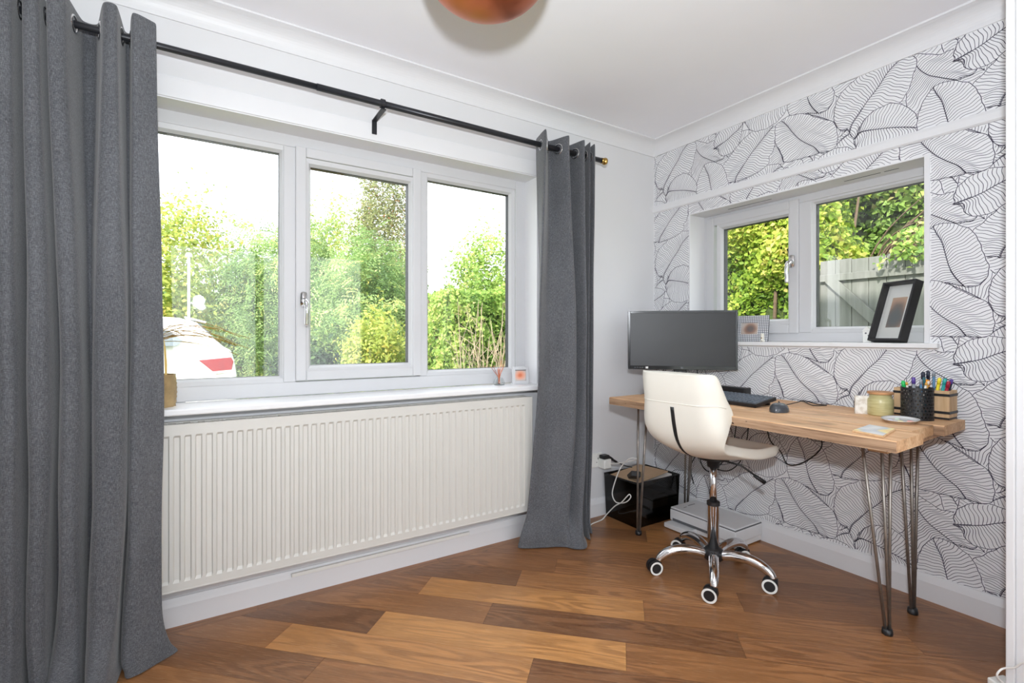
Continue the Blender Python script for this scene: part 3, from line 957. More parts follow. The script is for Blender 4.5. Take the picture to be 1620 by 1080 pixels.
curtain('curtain', 'grey woven eyelet curtain beside the wall socket and the desk', rt, rm, rb, 2.182, rh, 9)

# ---------------------------------------------------------------- radiator
RX0, RX1, RF, RZ0, RZ1 = -3.17, -1.07, -0.115, 0.174, 0.772
rad = thing('radiator', ((RX0 + RX1) / 2, -0.06, RZ0), 'long cream fluted panel radiator under the window sill', 'radiator')
# pressed front panel: flutes recessed between flat ribs
xs = []
P_ = 0.0335
n = int((RX1 - RX0 - 0.04) / P_)
x = RX0 + 0.02
xs.append((RX0, 0.0)); xs.append((x - 0.002, 0.0))
for i in range(n):
    xs += [(x, 0.0), (x + 0.004, 0.0075), (x + 0.019, 0.0075), (x + 0.023, 0.0)]
    x += P_
xs.append((RX1, 0.0))
zr = [(RZ0, 0.0), (0.203, 0.0), (0.213, 1.0), (0.728, 1.0), (0.736, 0.0), (RZ1, 0.0)]
rows = [[(xx, RF + d * k, z) for xx, d in xs] for z, k in zr]
MB().grid(rows).build('front_panel', 'radiator', rad)
m = MB()
m.box(RX0, RX1, RF + 0.0082, RF + 0.020, RZ0, RZ1 - 0.006)
m.box(RX0 + 0.01, RX1 - 0.01, -0.045, -0.030, RZ0 + 0.01, RZ1 - 0.01)
m.build('water_panel', 'radiator', rad)
for sx in (RX0 - 0.001, RX1 - 0.006):
    MB().box(sx, sx + 0.007, RF - 0.001, -0.028, RZ0, RZ1).build('side_panel', 'radiator', rad, bevel=0.002)
# top grille: bars with groups of slots
m = MB()
m.box(RX0, RX1, RF - 0.001, RF + 0.022, RZ1 - 0.002, RZ1 + 0.004)
m.box(RX0, RX1, -0.050, -0.028, RZ1 - 0.002, RZ1 + 0.004)
x = RX0
k = 0
while x < RX1 - 0.01:
    w = 0.024
    m.box(x, min(x + w, RX1), RF + 0.022, -0.050, RZ1 - 0.002, RZ1 + 0.002)
    for j in range(3):
        xx = x + w + 0.003 + j * 0.0055
        if xx + 0.002 < RX1:
            m.box(xx, xx + 0.0022, RF + 0.022, -0.050, RZ1 - 0.002, RZ1 + 0.0015)
    x += w + 0.022
    k += 1
m.build('top_grille', 'radiator', rad)
m = MB().box(RX0, RX1, RF - 0.0005, -0.03, RZ0 - 0.004, RZ0 + 0.004)
m.build('bottom_seam', 'radiator', rad, bevel=0.002)
m = MB().tube([(RX1, -0.07, 0.715), (RX1 + 0.012, -0.07, 0.715)], 0.008, 10)
m.build('vent_plug', 'steel', rad)
for bx in (-2.9, -1.35):
    MB().box(bx, bx + 0.03, -0.032, 0.0, 0.25, 0.70).build('wall_bracket', 'radiator', rad)
MB().tube([(RX0 + 0.05, -0.05, RZ0), (RX0 + 0.05, -0.05, 0.0)], 0.0075, 10).build('pipe', 'white', rad, smooth=True)

# ================================================================ CEILING LAMP
lx, ly, lz = -1.876, -1.044, 2.172
lamp = thing('ceiling_lamp', (lx, ly, 2.05), 'rounded copper pendant lamp hanging close to the ceiling', 'lamp')
pr_l = []
for k in range(0, 25):
    a = -math.pi / 2 + math.pi * k / 24 * 0.96
    pr_l.append((0.19 * math.cos(a), 0.145 * math.sin(a)))
MB().lathe([(0.0005, pr_l[0][1])] + pr_l[1:], (lx, ly, lz), 48).build('shade', 'copper', lamp, smooth=True)
MB().tube([(lx, ly, lz + 0.12), (lx, ly, H - 0.02)], 0.006, 10).build('stem', 'copper', lamp, smooth=True)
MB().lathe([(0.0, 0.0), (0.05, 0.0), (0.05, 0.012), (0.03, 0.03), (0.0, 0.03)][::-1], (lx, ly, H - 0.03), 24).build('ceiling_rose', 'copper', lamp, smooth=True)

# ================================================================ DESK
DZ, DT = 0.772, 0.037
ang = math.radians(1.9)
desk = thing('desk', (-0.38, -0.96, 0), 'reclaimed timber board desk on steel hairpin legs under the small window', 'desk')
dl = Matrix(((1, 0.031, 0), (0.030, 1, 0), (0, 0, 1)))
def D_(a, b, z):
    """desk plan: a = 0 at the front edge, b = 0 at the end by the long window, growing to the other end"""
    v = dl @ Vector((a, -b, 0))
    return (-0.718 + v.x, -0.329 + v.y, z)
def board(a0, a1, b0, b1, jit):
    nb = 14
    m = MB()
    rows = []
    rj = random.Random(jit)
    for i in range(nb + 1):
        b = b0 + (b1 - b0) * i / nb
        e0, e1 = rj.uniform(-0.0018, 0.0018), rj.uniform(-0.0012, 0.0012)
        c = 0.003
        rows.append([D_(a0 + c + e0, b, DZ), D_(a1 - c + e1, b, DZ), D_(a1 + e1, b, DZ - c), D_(a1 + e1, b, DZ - DT), D_(a0 + e0, b, DZ - DT), D_(a0 + e0, b, DZ - c)])
    m.grid(rows, closed_u=True)
    m.add(rows[0], [(0, 1, 2, 3, 4, 5)])
    m.add(rows[-1], [(0, 1, 2, 3, 4, 5)])
    return m
for (a0, a1, b0, b1, s_) in ((0.0, 0.230, 0.0, 1.296, 1), (0.2365, 0.451, 0.006, 1.262, 2), (0.4565, 0.698, 0.0, 1.292, 3)):
    o = board(a0, a1, b0, b1, s_).build('board', 'pine', desk)
    o.data.materials.append(M['pine_edge'])
    for p in o.data.polygons:
        if abs(p.normal.z) < 0.5 and abs(p.normal.y) < 0.5:
            p.material_index = 1
for b in (0.25, 1.22):
    m = MB()
    m.obox(D_(0.36, b, DZ - DT - 0.0105), tuple(dl @ Vector((0.29, 0, 0))), tuple(dl @ Vector((0, 0.028, 0))), (0, 0, 0.010))
    m.build('batten', 'pine', desk)
def hairpin(foot, tops):
    """three steel rods from a small plate under the top down to one foot"""
    fx, fy = foot
    zt = DZ - DT
    m = MB()
    mx_, my_ = sum(t[0] for t in tops) / 3, sum(t[1] for t in tops) / 3
    for (tx, ty) in tops:
        d_ = Vector((tx - mx_, ty - my_)).normalized() * 0.008
        bx, by = fx + d_.x, fy + d_.y
        m.tube([(tx, ty, zt), (bx, by, 0.016)], 0.0055, 10)
    lg = m.build('leg', 'steel', desk, smooth=True)
    xs_ = [t[0] for t in tops]; ys_ = [t[1] for t in tops]
    MB().box(min(xs_) - 0.012, max(xs_) + 0.012, min(ys_) - 0.012, max(ys_) + 0.012, zt - 0.004, zt).build('plate', 'steel', lg)
    MB().lathe([(0.0, 0.0), (0.017, 0.0), (0.018, 0.006), (0.016, 0.022), (0.0, 0.022)], (fx, fy, 0), 14).build('rubber_foot', 'black', lg, smooth=True)
hairpin((-0.431, -1.481), ((-0.52, -1.432), (-0.45, -1.468), (-0.40, -1.48)))
hairpin((-0.186, -1.476), ((-0.24, -1.453), (-0.18, -1.468), (-0.145, -1.481)))
hairpin((-0.514, -0.344), ((-0.55, -0.377), (-0.50, -0.395), (-0.46, -0.362)))
hairpin((-0.065, -0.308), ((-0.13, -0.360), (-0.10, -0.385), (-0.06, -0.38)))

# ================================================================ DESK CHAIR
CHX, CHY = -0.572, -0.855
ch = thing('desk_chair', (CHX, CHY, 0), 'cream leatherette swivel chair on a chrome five star base', 'chair', rz=math.radians(1))
spine = [(-0.285, 0.942, 0.165, 0.080, 0.0), (-0.283, 0.925, 0.171, 0.088, 0.0), (-0.278, 0.870, 0.176, 0.112, 0.0), (-0.270, 0.815, 0.178, 0.122, 0.0), (-0.262, 0.765, 0.181, 0.090, 0.0), (-0.252, 0.715, 0.182, 0.062, 0.0), (-0.235, 0.660, 0.181, 0.040, 0.0),
         (-0.200, 0.615, 0.176, 0.050, 0.012), (-0.140, 0.585, 0.174, 0.045, 0.032), (-0.050, 0.570, 0.184, 0.02, 0.030), (0.06, 0.568, 0.196, 0.0, 0.016), (0.15, 0.577, 0.200, 0.0, 0.006), (0.205, 0.580, 0.193, -0.012, 0.0), (0.228, 0.566, 0.180, -0.02, 0.0)]
sp = crom(spine, 3)
NU = 24
def shell_pt(row, u):
    f, z, hw, wf, wu = row
    au, sg = abs(u), (1 if u >= 0 else -1)
    bw = min(1.0, max(0.0, (z - 0.60) / 0.10))             # 1 on the backrest, 0 on the seat
    lat = (math.sin(min(1.0, au / 0.82) * math.pi / 2) * bw + au * (1 - bw)) * hw * sg
    fw = wf * (max(0.0, (au - 0.38) / 0.62) ** 1.5 * bw + au ** 2.2 * (1 - bw))
    s_ = max(0.0, min(1.0, (au - 0.60) / 0.40))
    zt_ = 0.942 - 0.125 * s_ * s_
    if z > 0.70:
        z = 0.70 + (z - 0.70) * (zt_ - 0.70) / 0.242
    return Vector((f + fw, lat, z + wu * au ** 2.2))
rows = [[shell_pt(r, -1 + 2 * i / NU) for i in range(NU + 1)] for r in sp]
MB().grid(rows).build('seat_shell', 'cream', ch, smooth=True, local=True, solidify=0.046, subsurf=2)
def shell_out(ri, u, d):
    p = shell_pt(sp[ri], u)
    a = shell_pt(sp[min(ri + 1, len(sp) - 1)], u) - shell_pt(sp[max(ri - 1, 0)], u)
    b = shell_pt(sp[ri], min(1, u + 0.05)) - shell_pt(sp[ri], max(-1, u - 0.05))
    n_ = a.cross(b).normalized()
    if n_.x > 0 and ri < 21 or (ri >= 21 and n_.z > 0):
        n_ = -n_
    return p + n_ * d
MB().tube([shell_out(9, -0.97 + 1.94 * i / 30, 0.0225) for i in range(31)], 0.0022, 6).build('piping', 'cream', ch, smooth=True, local=True)
m = MB()
zr_ = []
for ri in range(10, 25):
    a, b = shell_out(ri, -0.026, 0.0235), shell_out(ri, 0.026, 0.0235)
    zr_.append([a, b])
m.grid(zr_).build('zip_strip', 'black', ch, smooth=True, local=True, solidify=0.003)
m = MB().lathe([(0.0, 0.545), (0.07, 0.545), (0.07, 0.535), (0.03, 0.525), (0.026, 0.497), (0.0, 0.497)], (0, 0, 0), 20)
m.build('swivel_plate', 'black', ch, smooth=True, local=True)
MB().tube([(0.02, -0.03, 0.530), (0.06, -0.10, 0.515), (0.11, -0.17, 0.455)], 0.0045, 8).build('lever', 'black', ch, smooth=True, local=True)
MB().tube([(0.085, -0.145, 0.478), (0.115, -0.178, 0.448)], [0.008, 0.0095], 8).build('lever_grip', 'black', ch, smooth=True, local=True)
m = MB().tube([(0, 0, 0.32), (0, 0, 0.505)], 0.0165, 18)
m.build('gas_piston', 'chrome', ch, smooth=True, local=True)
m = MB().lathe([(0.0, 0.335), (0.027, 0.335), (0.027, 0.322), (0.0252, 0.320), (0.0252, 0.115), (0.0, 0.115)], (0, 0, 0), 24)
o = m.build('column_tube', 'chrome', ch, smooth=False, local=True)
for p in o.data.polygons:
    p.use_smooth = abs(p.normal.z) < 0.5
MB().lathe([(0.0, 0.338), (0.0285, 0.338), (0.0285, 0.322), (0.0, 0.322)], (0, 0, 0), 20).build('column_collar', 'black', ch, local=True)
MB().lathe([(0.0, 0.128), (0.030, 0.128), (0.042, 0.118), (0.045, 0.098), (0.042, 0.078), (0.03, 0.068), (0.0, 0.068)], (0, 0, 0), 24).build('hub', 'black', ch, smooth=True, local=True)
for k in range(5):
    a = math.radians(0 + 72 * k - 1)
    ca, sa = math.cos(a), math.sin(a)
    path = crom([(0.035, 0.098), (0.09, 0.112), (0.15, 0.114), (0.20, 0.102), (0.235, 0.080), (0.25, 0.058)], 4)
    rr_ = [0.0205 - 0.005 * (i / (len(path) - 1)) + 0.004 * math.sin(math.pi * i / (len(path) - 1)) for i in range(len(path))]
    arm = MB().tube([(r * ca, r * sa, z) for r, z in path], rr_, 12).build('base_arm', 'chrome', ch, smooth=True, local=True)
    # twin wheel caster
    cx_, cy_ = 0.252 * ca, 0.252 * sa
    wa = random.Random(k).uniform(-0.5, 0.5) + math.radians(-140)
    d = Vector((math.cos(wa), math.sin(wa), 0))       # axle
    fwd = Vector((d.y, -d.x, 0)) * 0.016
    m = MB()
    m.obox((cx_, cy_, 0.050), tuple(d * 0.010), tuple(fwd * 0.9), (0, 0, 0.010))
    m.tube([Vector((cx_, cy_, 0.028)) + fwd - d * 0.016, Vector((cx_, cy_, 0.028)) + fwd + d * 0.016], 0.0255, 20)
    cs = m.build('caster', 'black', arm, smooth=False, local=True)
    for s_ in (-1, 1):
        c = Vector((cx_, cy_, 0.0315)) + fwd
        m = MB()
        prof_ = [(0.0, 0.0), (0.0215, 0.0), (0.022, 0.002), (0.0305, 0.002), (0.031, -0.003), (0.0305, -0.016), (0.0, -0.016)]
        n_ = 24
        e1, e2 = Vector((0, 0, 1)), Vector((-d.y, d.x, 0))
        rows_ = [[c + d * s_ * (0.022 + h) + (e1 * math.cos(2 * math.pi * j / n_) + e2 * math.sin(2 * math.pi * j / n_)) * max(r, 1e-4) for j in range(n_)] for r, h in prof_]
        m.grid(rows_, closed_u=True)
        w_ = m.build('caster_wheel', 'black', arm, smooth=False, local=True)
        w_.data.materials.append(M['white'])
        for i, p in enumerate(w_.data.polygons):
            if i // n_ == 2:
                p.material_index = 1
# ================================================================ THINGS ON THE DESK
def simple_noise_mat(name, stops, scale, rough=0.6, detail=2, coord='Object', sc=(1, 1, 1), metal=0.0):
    t = NT(name)
    f = t.noise(t.mapping(sc, coord), scale, detail)
    t.link(t.ramp(f, stops), t.b.inputs['Base Color'])
    t.b.inputs['Roughness'].default_value = rough
    t.b.inputs['Metallic'].default_value = metal
    return t.m
M['screen'] = mat('dark_monitor_screen', S(34, 34, 37), 0.42, var=0.16, scale=5, spec=0.5)
M['key'] = mat('grey_black_keys', S(92, 100, 110), 0.5, var=0.08)
M['mousecol'] = mat('dark_grey_mouse', S(66, 70, 76), 0.22, var=0.04)
M['glaze'] = simple_noise_mat('olive_stoneware_glaze', [(0.3, S(176, 166, 112)), (0.7, S(206, 198, 150))], 3, 0.3, 3, sc=(6, 6, 90))
M['cork'] = mat('wood_lid', S(190, 140, 96), 0.6, var=0.15, scale=40)
M['marble'] = simple_noise_mat('pale_stone_card', [(0.4, S(236, 234, 228)), (0.6, S(206, 198, 186))], 40, 0.6, 4)
M['porcelain'] = mat('white_porcelain', S(228, 228, 228), 0.2, var=0.01)
M['boxwood'] = simple_noise_mat('pale_wood_slats', [(0.3, S(196, 160, 118)), (0.7, S(222, 190, 150))], 1.0, 0.6, 4, sc=(60, 60, 6))
M['sunpic'] = simple_noise_mat('pastel_postcard_print', [(0.35, S(226, 226, 226)), (0.5, S(196, 200, 206)), (0.58, S(244, 226, 160)), (0.7, S(238, 206, 150))], 9, 0.5, 1)

# monitor, turned towards the room
MA = math.radians(-43.5)
mon = thing('monitor', (-0.248, -0.421, DZ), 'black widescreen computer monitor with blank screen on the desk', 'monitor', rz=MA)
W2, Hh = 0.297, 0.335
zb = 0.908 - DZ
m = MB().box(-W2, W2, -0.010, 0.022, zb, zb + Hh)
m.obox((0, 0.034, zb + 0.17), (0.17, 0, 0), (0, 0.016, 0), (0, 0, 0.11))
m.build('housing', 'black', mon, local=True, bevel=0.004)
m = MB()
bz = 0.013
for (a, b, c, d) in ((-W2, -W2 + bz, zb, zb + Hh), (W2 - bz, W2, zb, zb + Hh), (-W2 + bz, W2 - bz, zb + Hh - bz, zb + Hh), (-W2 + bz, W2 - bz, zb, zb + 0.021)):
    m.box(a, b, -0.0135, -0.0095, c, d)
m.build('bezel', 'blackgloss', mon, local=True, bevel=0.001)
MB().box(-W2 + bz, W2 - bz, -0.0115, -0.0098, zb + 0.021, zb + Hh - bz).build('screen', 'screen', mon, local=True)
m = MB()
for i in range(5):
    m.box(-W2 + 0.035 + i * 0.014, -W2 + 0.043 + i * 0.014, -0.0145, -0.013, zb + 0.009, zb + 0.012)
m.build('button', 'greyd', mon, local=True)
MB().box(-W2 + 0.098, -W2 + 0.112, -0.0142, -0.0133, zb + 0.005, zb + 0.016).build('sticker', 'white', mon, local=True)
MB().lathe([(0.0, 0.0), (0.006, 0.0), (0.006, 0.0008), (0.0, 0.0008)], (0, 0, 0), 14).build('badge', 'greyd', mon, local=True).matrix_local = Matrix.Translation((0, -0.0133, zb + 0.0105)) @ Matrix.Rotation(math.pi / 2, 4, 'X')
m = MB().box(-0.036, 0.036, 0.05, 0.07, 0.012, zb + 0.15)
m.build('stand_post', 'black', mon, local=True, bevel=0.004)
MB().lathe([(0.0, -0.002), (0.014, -0.002), (0.014, 0.002), (0.0, 0.002)], (0, 0.0485, zb - 0.028), 16, 'Y').build('stand_badge', 'greyd', mon, local=True)
MB().box(-0.125, 0.125, -0.05, 0.13, 0.0, 0.012).build('stand_base', 'black', mon, local=True, bevel=0.004)
for s_ in (-1, 1):
    MB().tube(crom([(s_ * 0.09, 0.05, zb + 0.02), (s_ * 0.10, 0.06, zb - 0.05), (s_ * 0.11, 0.10, 0.02), (s_ * 0.12, 0.17, 0.006)], 5), 0.0026, 6).build('cable', 'cableb', mon, local=True)

# black speaker bar behind the keyboard
m = MB().box(-0.135, -0.075, -0.735, -0.555, DZ, DZ + 0.05)
tag(m.build('speaker_bar', 'black', loc=(-0.105, -0.645, DZ), bevel=0.006), 'small black bar speaker lying between keyboard and wallpapered wall', 'speaker')

# keyboard, propped up at the back
kb = thing('keyboard', (-0.36, -0.77, DZ), 'black computer keyboard with grey keys propped on the desk', 'keyboard', rz=math.radians(-4))
tl = math.radians(9)
def K_(a, b, h):
    """a: depth 0 front .. 0.155 back (local +x), b: along (local y), h above the deck"""
    return (-0.075 + a * math.cos(tl) - h * math.sin(tl), b, 0.012 + a * math.sin(tl) + h * math.cos(tl))
m = MB()
m.add([K_(a, b, h) for h in (-0.012, 0.006) for a, b in ((0, -0.22), (0.155, -0.22), (0.155, 0.22), (0, 0.22))], [(0, 3, 2, 1), (4, 5, 6, 7), (0, 1, 5, 4), (1, 2, 6, 5), (2, 3, 7, 6), (3, 0, 4, 7)])
m.build('deck', 'black', kb, local=True, bevel=0.003)
kr = [(0.018, 14), (0.040, 14), (0.062, 15), (0.084, 15), (0.106, 15), (0.134, 16)]
for ri, (a, nk) in enumerate(kr):
    b = -0.212
    for j in range(18):
        w = 0.0165
        if ri == 0 and 6 <= j <= 10:
            if j > 6:
                b += 0.0235
                continue
            w = 0.0165 + 4 * 0.0235
        p0, p1 = b, b + w
        mm = MB().add([K_(aa, bb, hh) for hh, ins in ((0.006, 0), (0.0105, 0.0022)) for aa, bb in ((a - 0.0085 + ins, p0 + ins), (a + 0.0085 - ins, p0 + ins), (a + 0.0085 - ins, p1 - ins), (a - 0.0085 + ins, p1 - ins))],
                      [(4, 5, 6, 7), (0, 1, 5, 4), (1, 2, 6, 5), (2, 3, 7, 6), (3, 0, 4, 7)])
        mm.build('key', 'key', kb, local=True)
        b += 0.0235
MB().box(0.066, 0.076, -0.19, -0.16, 0.0, 0.030).box(0.066, 0.076, 0.16, 0.19, 0.0, 0.030).box(-0.07, -0.06, -0.2, 0.2, 0, 0.008).build('foot', 'black', kb, local=True)

# mouse with cable
ms = thing('computer_mouse', (-0.465, -1.10, DZ), 'glossy dark grey computer mouse beside the keyboard', 'mouse', rz=math.radians(8))
rows = []
for i in range(9):
    t = i / 8
    zt = t
    rows_ = []
    for k in range(24):
        a = 2 * math.pi * k / 24
        sc = math.cos(t * math.pi / 2) ** 0.55
        xx = 0.056 * math.cos(a) * sc * (1 + 0.05 * math.cos(a))
        yy = 0.033 * math.sin(a) * sc * (1 - 0.12 * math.cos(2 * a))
        rows_.append((xx - 0.004 * t, yy, 0.001 + 0.037 * math.sin(t * math.pi / 2)))
    rows.append(rows_)
MB().grid(rows, closed_u=True).add(rows[-1], [tuple(range(24))]).build('shell', 'mousecol', ms, local=True, smooth=True)
MB().lathe([(0.0, -0.003), (0.008, -0.003), (0.008, 0.003), (0.0, 0.003)], (0.030, 0, 0.0215), 14, 'Y').build('scroll_wheel', 'black', ms, local=True)
cab = MB().tube(crom([(-0.41, -1.093, DZ + 0.012), (-0.36, -1.04, DZ + 0.03), (-0.30, -1.02, DZ + 0.006), (-0.22, -1.05, DZ + 0.018), (-0.17, -1.05, DZ + 0.022), (-0.13, -1.09, DZ + 0.008), (-0.10, -1.12, DZ + 0.004), (-0.16, -1.09, DZ + 0.004), (-0.06, -1.00, DZ + 0.004), (-0.030, -0.97, DZ + 0.003)], 6), 0.0022, 6)
o = cab.build('cable', 'cableb', None)
o.parent = ms
o.matrix_parent_inverse = (Matrix.Translation((-0.465, -1.10, DZ)) @ Matrix.Rotation(math.radians(8), 4, 'Z')).inverted()

# stoneware jar, stone card
jar = thing('stoneware_jar', (-0.200, -1.372, DZ), 'squat olive stoneware jar with a wooden lid on the desk', 'jar')
MB().lathe([(0.0, 0.0), (0.042, 0.0), (0.0445, 0.006), (0.0445, 0.062), (0.043, 0.068), (0.038, 0.071), (0.038, 0.086), (0.036, 0.086), (0.036, 0.01), (0.0, 0.01)], (-0.200, -1.372, DZ), 32).build('body', 'glaze', jar, smooth=True)
MB().lathe([(0.0, 0.087), (0.044, 0.087), (0.045, 0.089), (0.045, 0.095), (0.043, 0.097), (0.0, 0.097)], (-0.200, -1.372, DZ), 28).build('lid', 'cork', jar)
m = MB().obox((-0.228, -1.318, DZ + 0.038), (0.0045, 0.0035, 0.0), (-0.017, 0.021, 0), (0, 0, 0.038))
tag(m.build('stone_coaster', 'marble', loc=(-0.228, -1.318, DZ), bevel=0.001), 'pale stone coaster standing upright against the stoneware jar', 'coaster')

# oval palette plate with dabs of paint
pl = thing('palette_plate', (-0.335, -1.487, DZ), 'small white oval plate with dabs of pastel paint near the pen pot', 'plate')
def ell(prof, c, sx, sy, rot, seg=32):
    m = MB()
    rows = []
    cr, sr = math.cos(rot), math.sin(rot)
    for r, h in prof:
        row = []
        for k in range(seg):
            a = 2 * math.pi * k / seg
            x, y = sx * r * math.cos(a), sy * r * math.sin(a)
            row.append((c[0] + x * cr - y * sr, c[1] + x * sr + y * cr, c[2] + h))
        rows.append(row)
    m.grid(rows, closed_u=True)
    return m
ell([(0.001, 0.006), (0.75, 0.006), (1.0, 0.013), (1.0, 0.0145), (0.8, 0.001), (0.75, 0.0), (0.001, 0.0)][::-1], (-0.335, -1.487, DZ), 0.085, 0.058, 0.2).build('plate', 'porcelain', pl, smooth=True)
for i, (dx, dy, c) in enumerate(((-0.02, 0.025, (196, 196, 214)), (-0.03, -0.012, (236, 222, 120)), (0.0, -0.032, (228, 146, 132)), (0.03, 0.02, (206, 226, 208)))):
    M['dab%d' % i] = mat('paint_dab_%s' % 'abcd'[i], S(*c), 0.5)
    ell([(1.0, 0.0), (0.8, 0.003), (0.001, 0.004)], (-0.335 + dx, -1.487 + dy, DZ + 0.006), 0.012, 0.008, i * 1.1, 12).build('paint_dab', 'dab%d' % i, pl, smooth=True)
# postcard-like wooden coaster
m = MB()
q = [(-0.703, -1.480), (-0.735, -1.582), (-0.55, -1.550), (-0.532, -1.462)]
cq = (-0.63, -1.5185)
card = thing('picture_tile', (cq[0], cq[1], DZ), 'flat wooden tile with a pale landscape print on the desk front', 'tile')
MB().prism(q, DZ, DZ + 0.007).build('backing', 'boxwood', card, bevel=0.002)
MB().prism([(cq[0] + (x - cq[0]) * 0.93, cq[1] + (y - cq[1]) * 0.93) for x, y in q], DZ + 0.007, DZ + 0.0076).build('print', 'sunpic', card)

# black pierced pen pot
pp = (-0.195, -1.493)
pot = thing('pen_pot', (pp[0], pp[1], DZ), 'black pierced metal pen pot in front of the wooden box', 'pen pot')
R0, PH = 0.050, 0.125
def hole_wall():
    """pierced cylinder wall: rows of diamond holes"""
    m = MB()
    nc, nr = 26, 9
    P0 = lambda r, c, f, g: (pp[0] + R0 * math.cos(2 * math.pi * (c + f) / nc), pp[1] + R0 * math.sin(2 * math.pi * (c + f) / nc), DZ + 0.006 + (r + g) * (PH - 0.012) / nr)
    for r in range(nr):
        for c in range(nc):
            sk = 0.5 * (r % 2)
            o = [P0(r, c + sk, 0, 0), P0(r, c + sk, 1, 0), P0(r, c + sk, 1, 1), P0(r, c + sk, 0, 1)]
            i = [P0(r, c + sk, 0.5, 0.18), P0(r, c + sk, 0.78, 0.5), P0(r, c + sk, 0.5, 0.82), P0(r, c + sk, 0.22, 0.5)]
            e = [P0(r, c + sk, 0.5, 0), P0(r, c + sk, 1, 0.5), P0(r, c + sk, 0.5, 1), P0(r, c + sk, 0, 0.5)]
            v = o + i + e
            m.add(v, [(0, 8, 4, 7), (0, 7, 11), (8, 1, 5, 4), (1, 9, 5), (9, 2, 6, 5), (2, 10, 6), (10, 3, 7, 6), (3, 11, 7)])
    return m
hole_wall().build('pierced_wall', 'black', pot, solidify=0.0018)
MB().lathe([(R0 - 0.002, 0.118), (R0 + 0.0015, 0.118), (R0 + 0.0015, PH), (R0 - 0.002, PH), (R0 - 0.002, 0.118)], (pp[0], pp[1], DZ), 32).build('rim', 'black', pot)
MB().lathe([(0.0, 0.0), (R0 + 0.0015, 0.0), (R0 + 0.0015, 0.007), (0.0, 0.007)], (pp[0], pp[1], DZ), 32).build('base', 'black', pot)

# slatted wooden box with black bands
bx0, bx1, by0, by1, bh = -0.128, -0.040, -1.572, -1.392, 0.112
wb = thing('wooden_box', ((bx0 + bx1) / 2, (by0 + by1) / 2, DZ), 'pale wooden slatted desk box with black bands against the wall', 'box')
for side in range(4):
    nsl = 4 if side < 2 else 3
    for i in range(nsl):
        if side < 2:
            x0_ = bx0 if side == 0 else bx1 - 0.006
            a = by0 + (by1 - by0) * i / nsl
            b = by0 + (by1 - by0) * (i + 1) / nsl
            m = MB().box(x0_, x0_ + 0.006, a + 0.0006, b - 0.0006, DZ + 0.008, DZ + bh)
        else:
            y0_ = by0 if side == 2 else by1 - 0.006
            a = bx0 + 0.006 + (bx1 - bx0 - 0.012) * i / nsl
            b = bx0 + 0.006 + (bx1 - bx0 - 0.012) * (i + 1) / nsl
            m = MB().box(a + 0.0006, b - 0.0006, y0_, y0_ + 0.006, DZ + 0.008, DZ + bh)
        m.build('slat', 'boxwood', wb)
for zz in (0.022, 0.090):
    m = MB()
    m.box(bx0 - 0.0015, bx1 + 0.0015, by0 - 0.0015, by0, DZ + zz, DZ + zz + 0.010).box(bx0 - 0.0015, bx1 + 0.0015, by1, by1 + 0.0015, DZ + zz, DZ + zz + 0.010)
    m.box(bx0 - 0.0015, bx0, by0, by1, DZ + zz, DZ + zz + 0.010).box(bx1, bx1 + 0.0015, by0, by1, DZ + zz, DZ + zz + 0.010)
    m.build('band', 'black', wb)
MB().box(bx0 + 0.001, bx1 - 0.001, by0 + 0.001, by1 - 0.001, DZ, DZ + 0.010).build('base', 'black', wb)

# pens, brushes and markers standing in the box and the pot
def pen(name, label, base, top, r, body, cap, caplen, group, tip=None):
    b, t = Vector(base), Vector(top)
    o = thing(name, tuple(b), label, 'pen' if 'brush' not in name else 'brush', group)
    d = (t - b)
    L = d.length
    d.normalize()
    c0 = t - d * caplen
    MB().tube([b, c0], r, 8).build('barrel', body, o, smooth=True)
    if cap:
        MB().tube([c0, t - d * 0.004, t], [r * 1.18, r * 1.18, r * 0.6], 8).build('cap', cap, o, smooth=True)
    return o
cols = dict(green=(40, 190, 96), purple=(92, 70, 150), yellow=(244, 226, 60), teal=(60, 178, 176), red=(170, 36, 62), orange=(246, 158, 24), blue=(96, 140, 176), navy=(38, 44, 62), grey=(150, 156, 164), dteal=(40, 96, 104), pale=(232, 222, 210), amber=(214, 160, 70))
for k, c in cols.items():
    M['pen_' + k] = mat('pen_' + k, S(*c), 0.4, var=0.04)
zf = DZ + 0.0085
gp = 'pens in the pen pot'
px_, py_ = pp
pen('marker', 'marker pen with a bright green cap in the black pen pot', (px_ - 0.01, py_ + 0.024, zf), (px_ - 0.008, py_ + 0.043, DZ + 0.147), 0.0062, 'pen_pale', 'pen_green', 0.03, gp)
pen('pencil', 'pale wooden pencil in the black pen pot', (px_ - 0.015, py_ + 0.012, zf), (px_ - 0.012, py_ + 0.030, DZ + 0.143), 0.004, 'pen_pale', 'pen_amber', 0.012, gp)
pen('marker', 'marker pen with a purple cap in the black pen pot', (px_, py_ + 0.008, zf), (px_ + 0.004, py_ + 0.013, DZ + 0.163), 0.0058, 'pen_grey', 'pen_purple', 0.026, gp)
pen('pen', 'slim grey blue pen in the black pen pot', (px_ + 0.01, py_ - 0.012, zf), (px_ + 0.006, py_ - 0.010, DZ + 0.157), 0.0046, 'pen_blue', 'pen_grey', 0.02, gp)
pen('paint_brush', 'dark teal handled paint brush in the black pen pot', (px_ - 0.004, py_ - 0.030, zf), (px_ + 0.012, py_ - 0.018, DZ + 0.165), 0.004, 'pen_dteal', 'pen_dteal', 0.03, gp)
pen('pencil', 'amber pencil leaning in the black pen pot', (px_ + 0.012, py_ + 0.0, zf), (px_ + 0.016, py_ - 0.032, DZ + 0.150), 0.004, 'pen_amber', 'pen_pale', 0.014, gp)
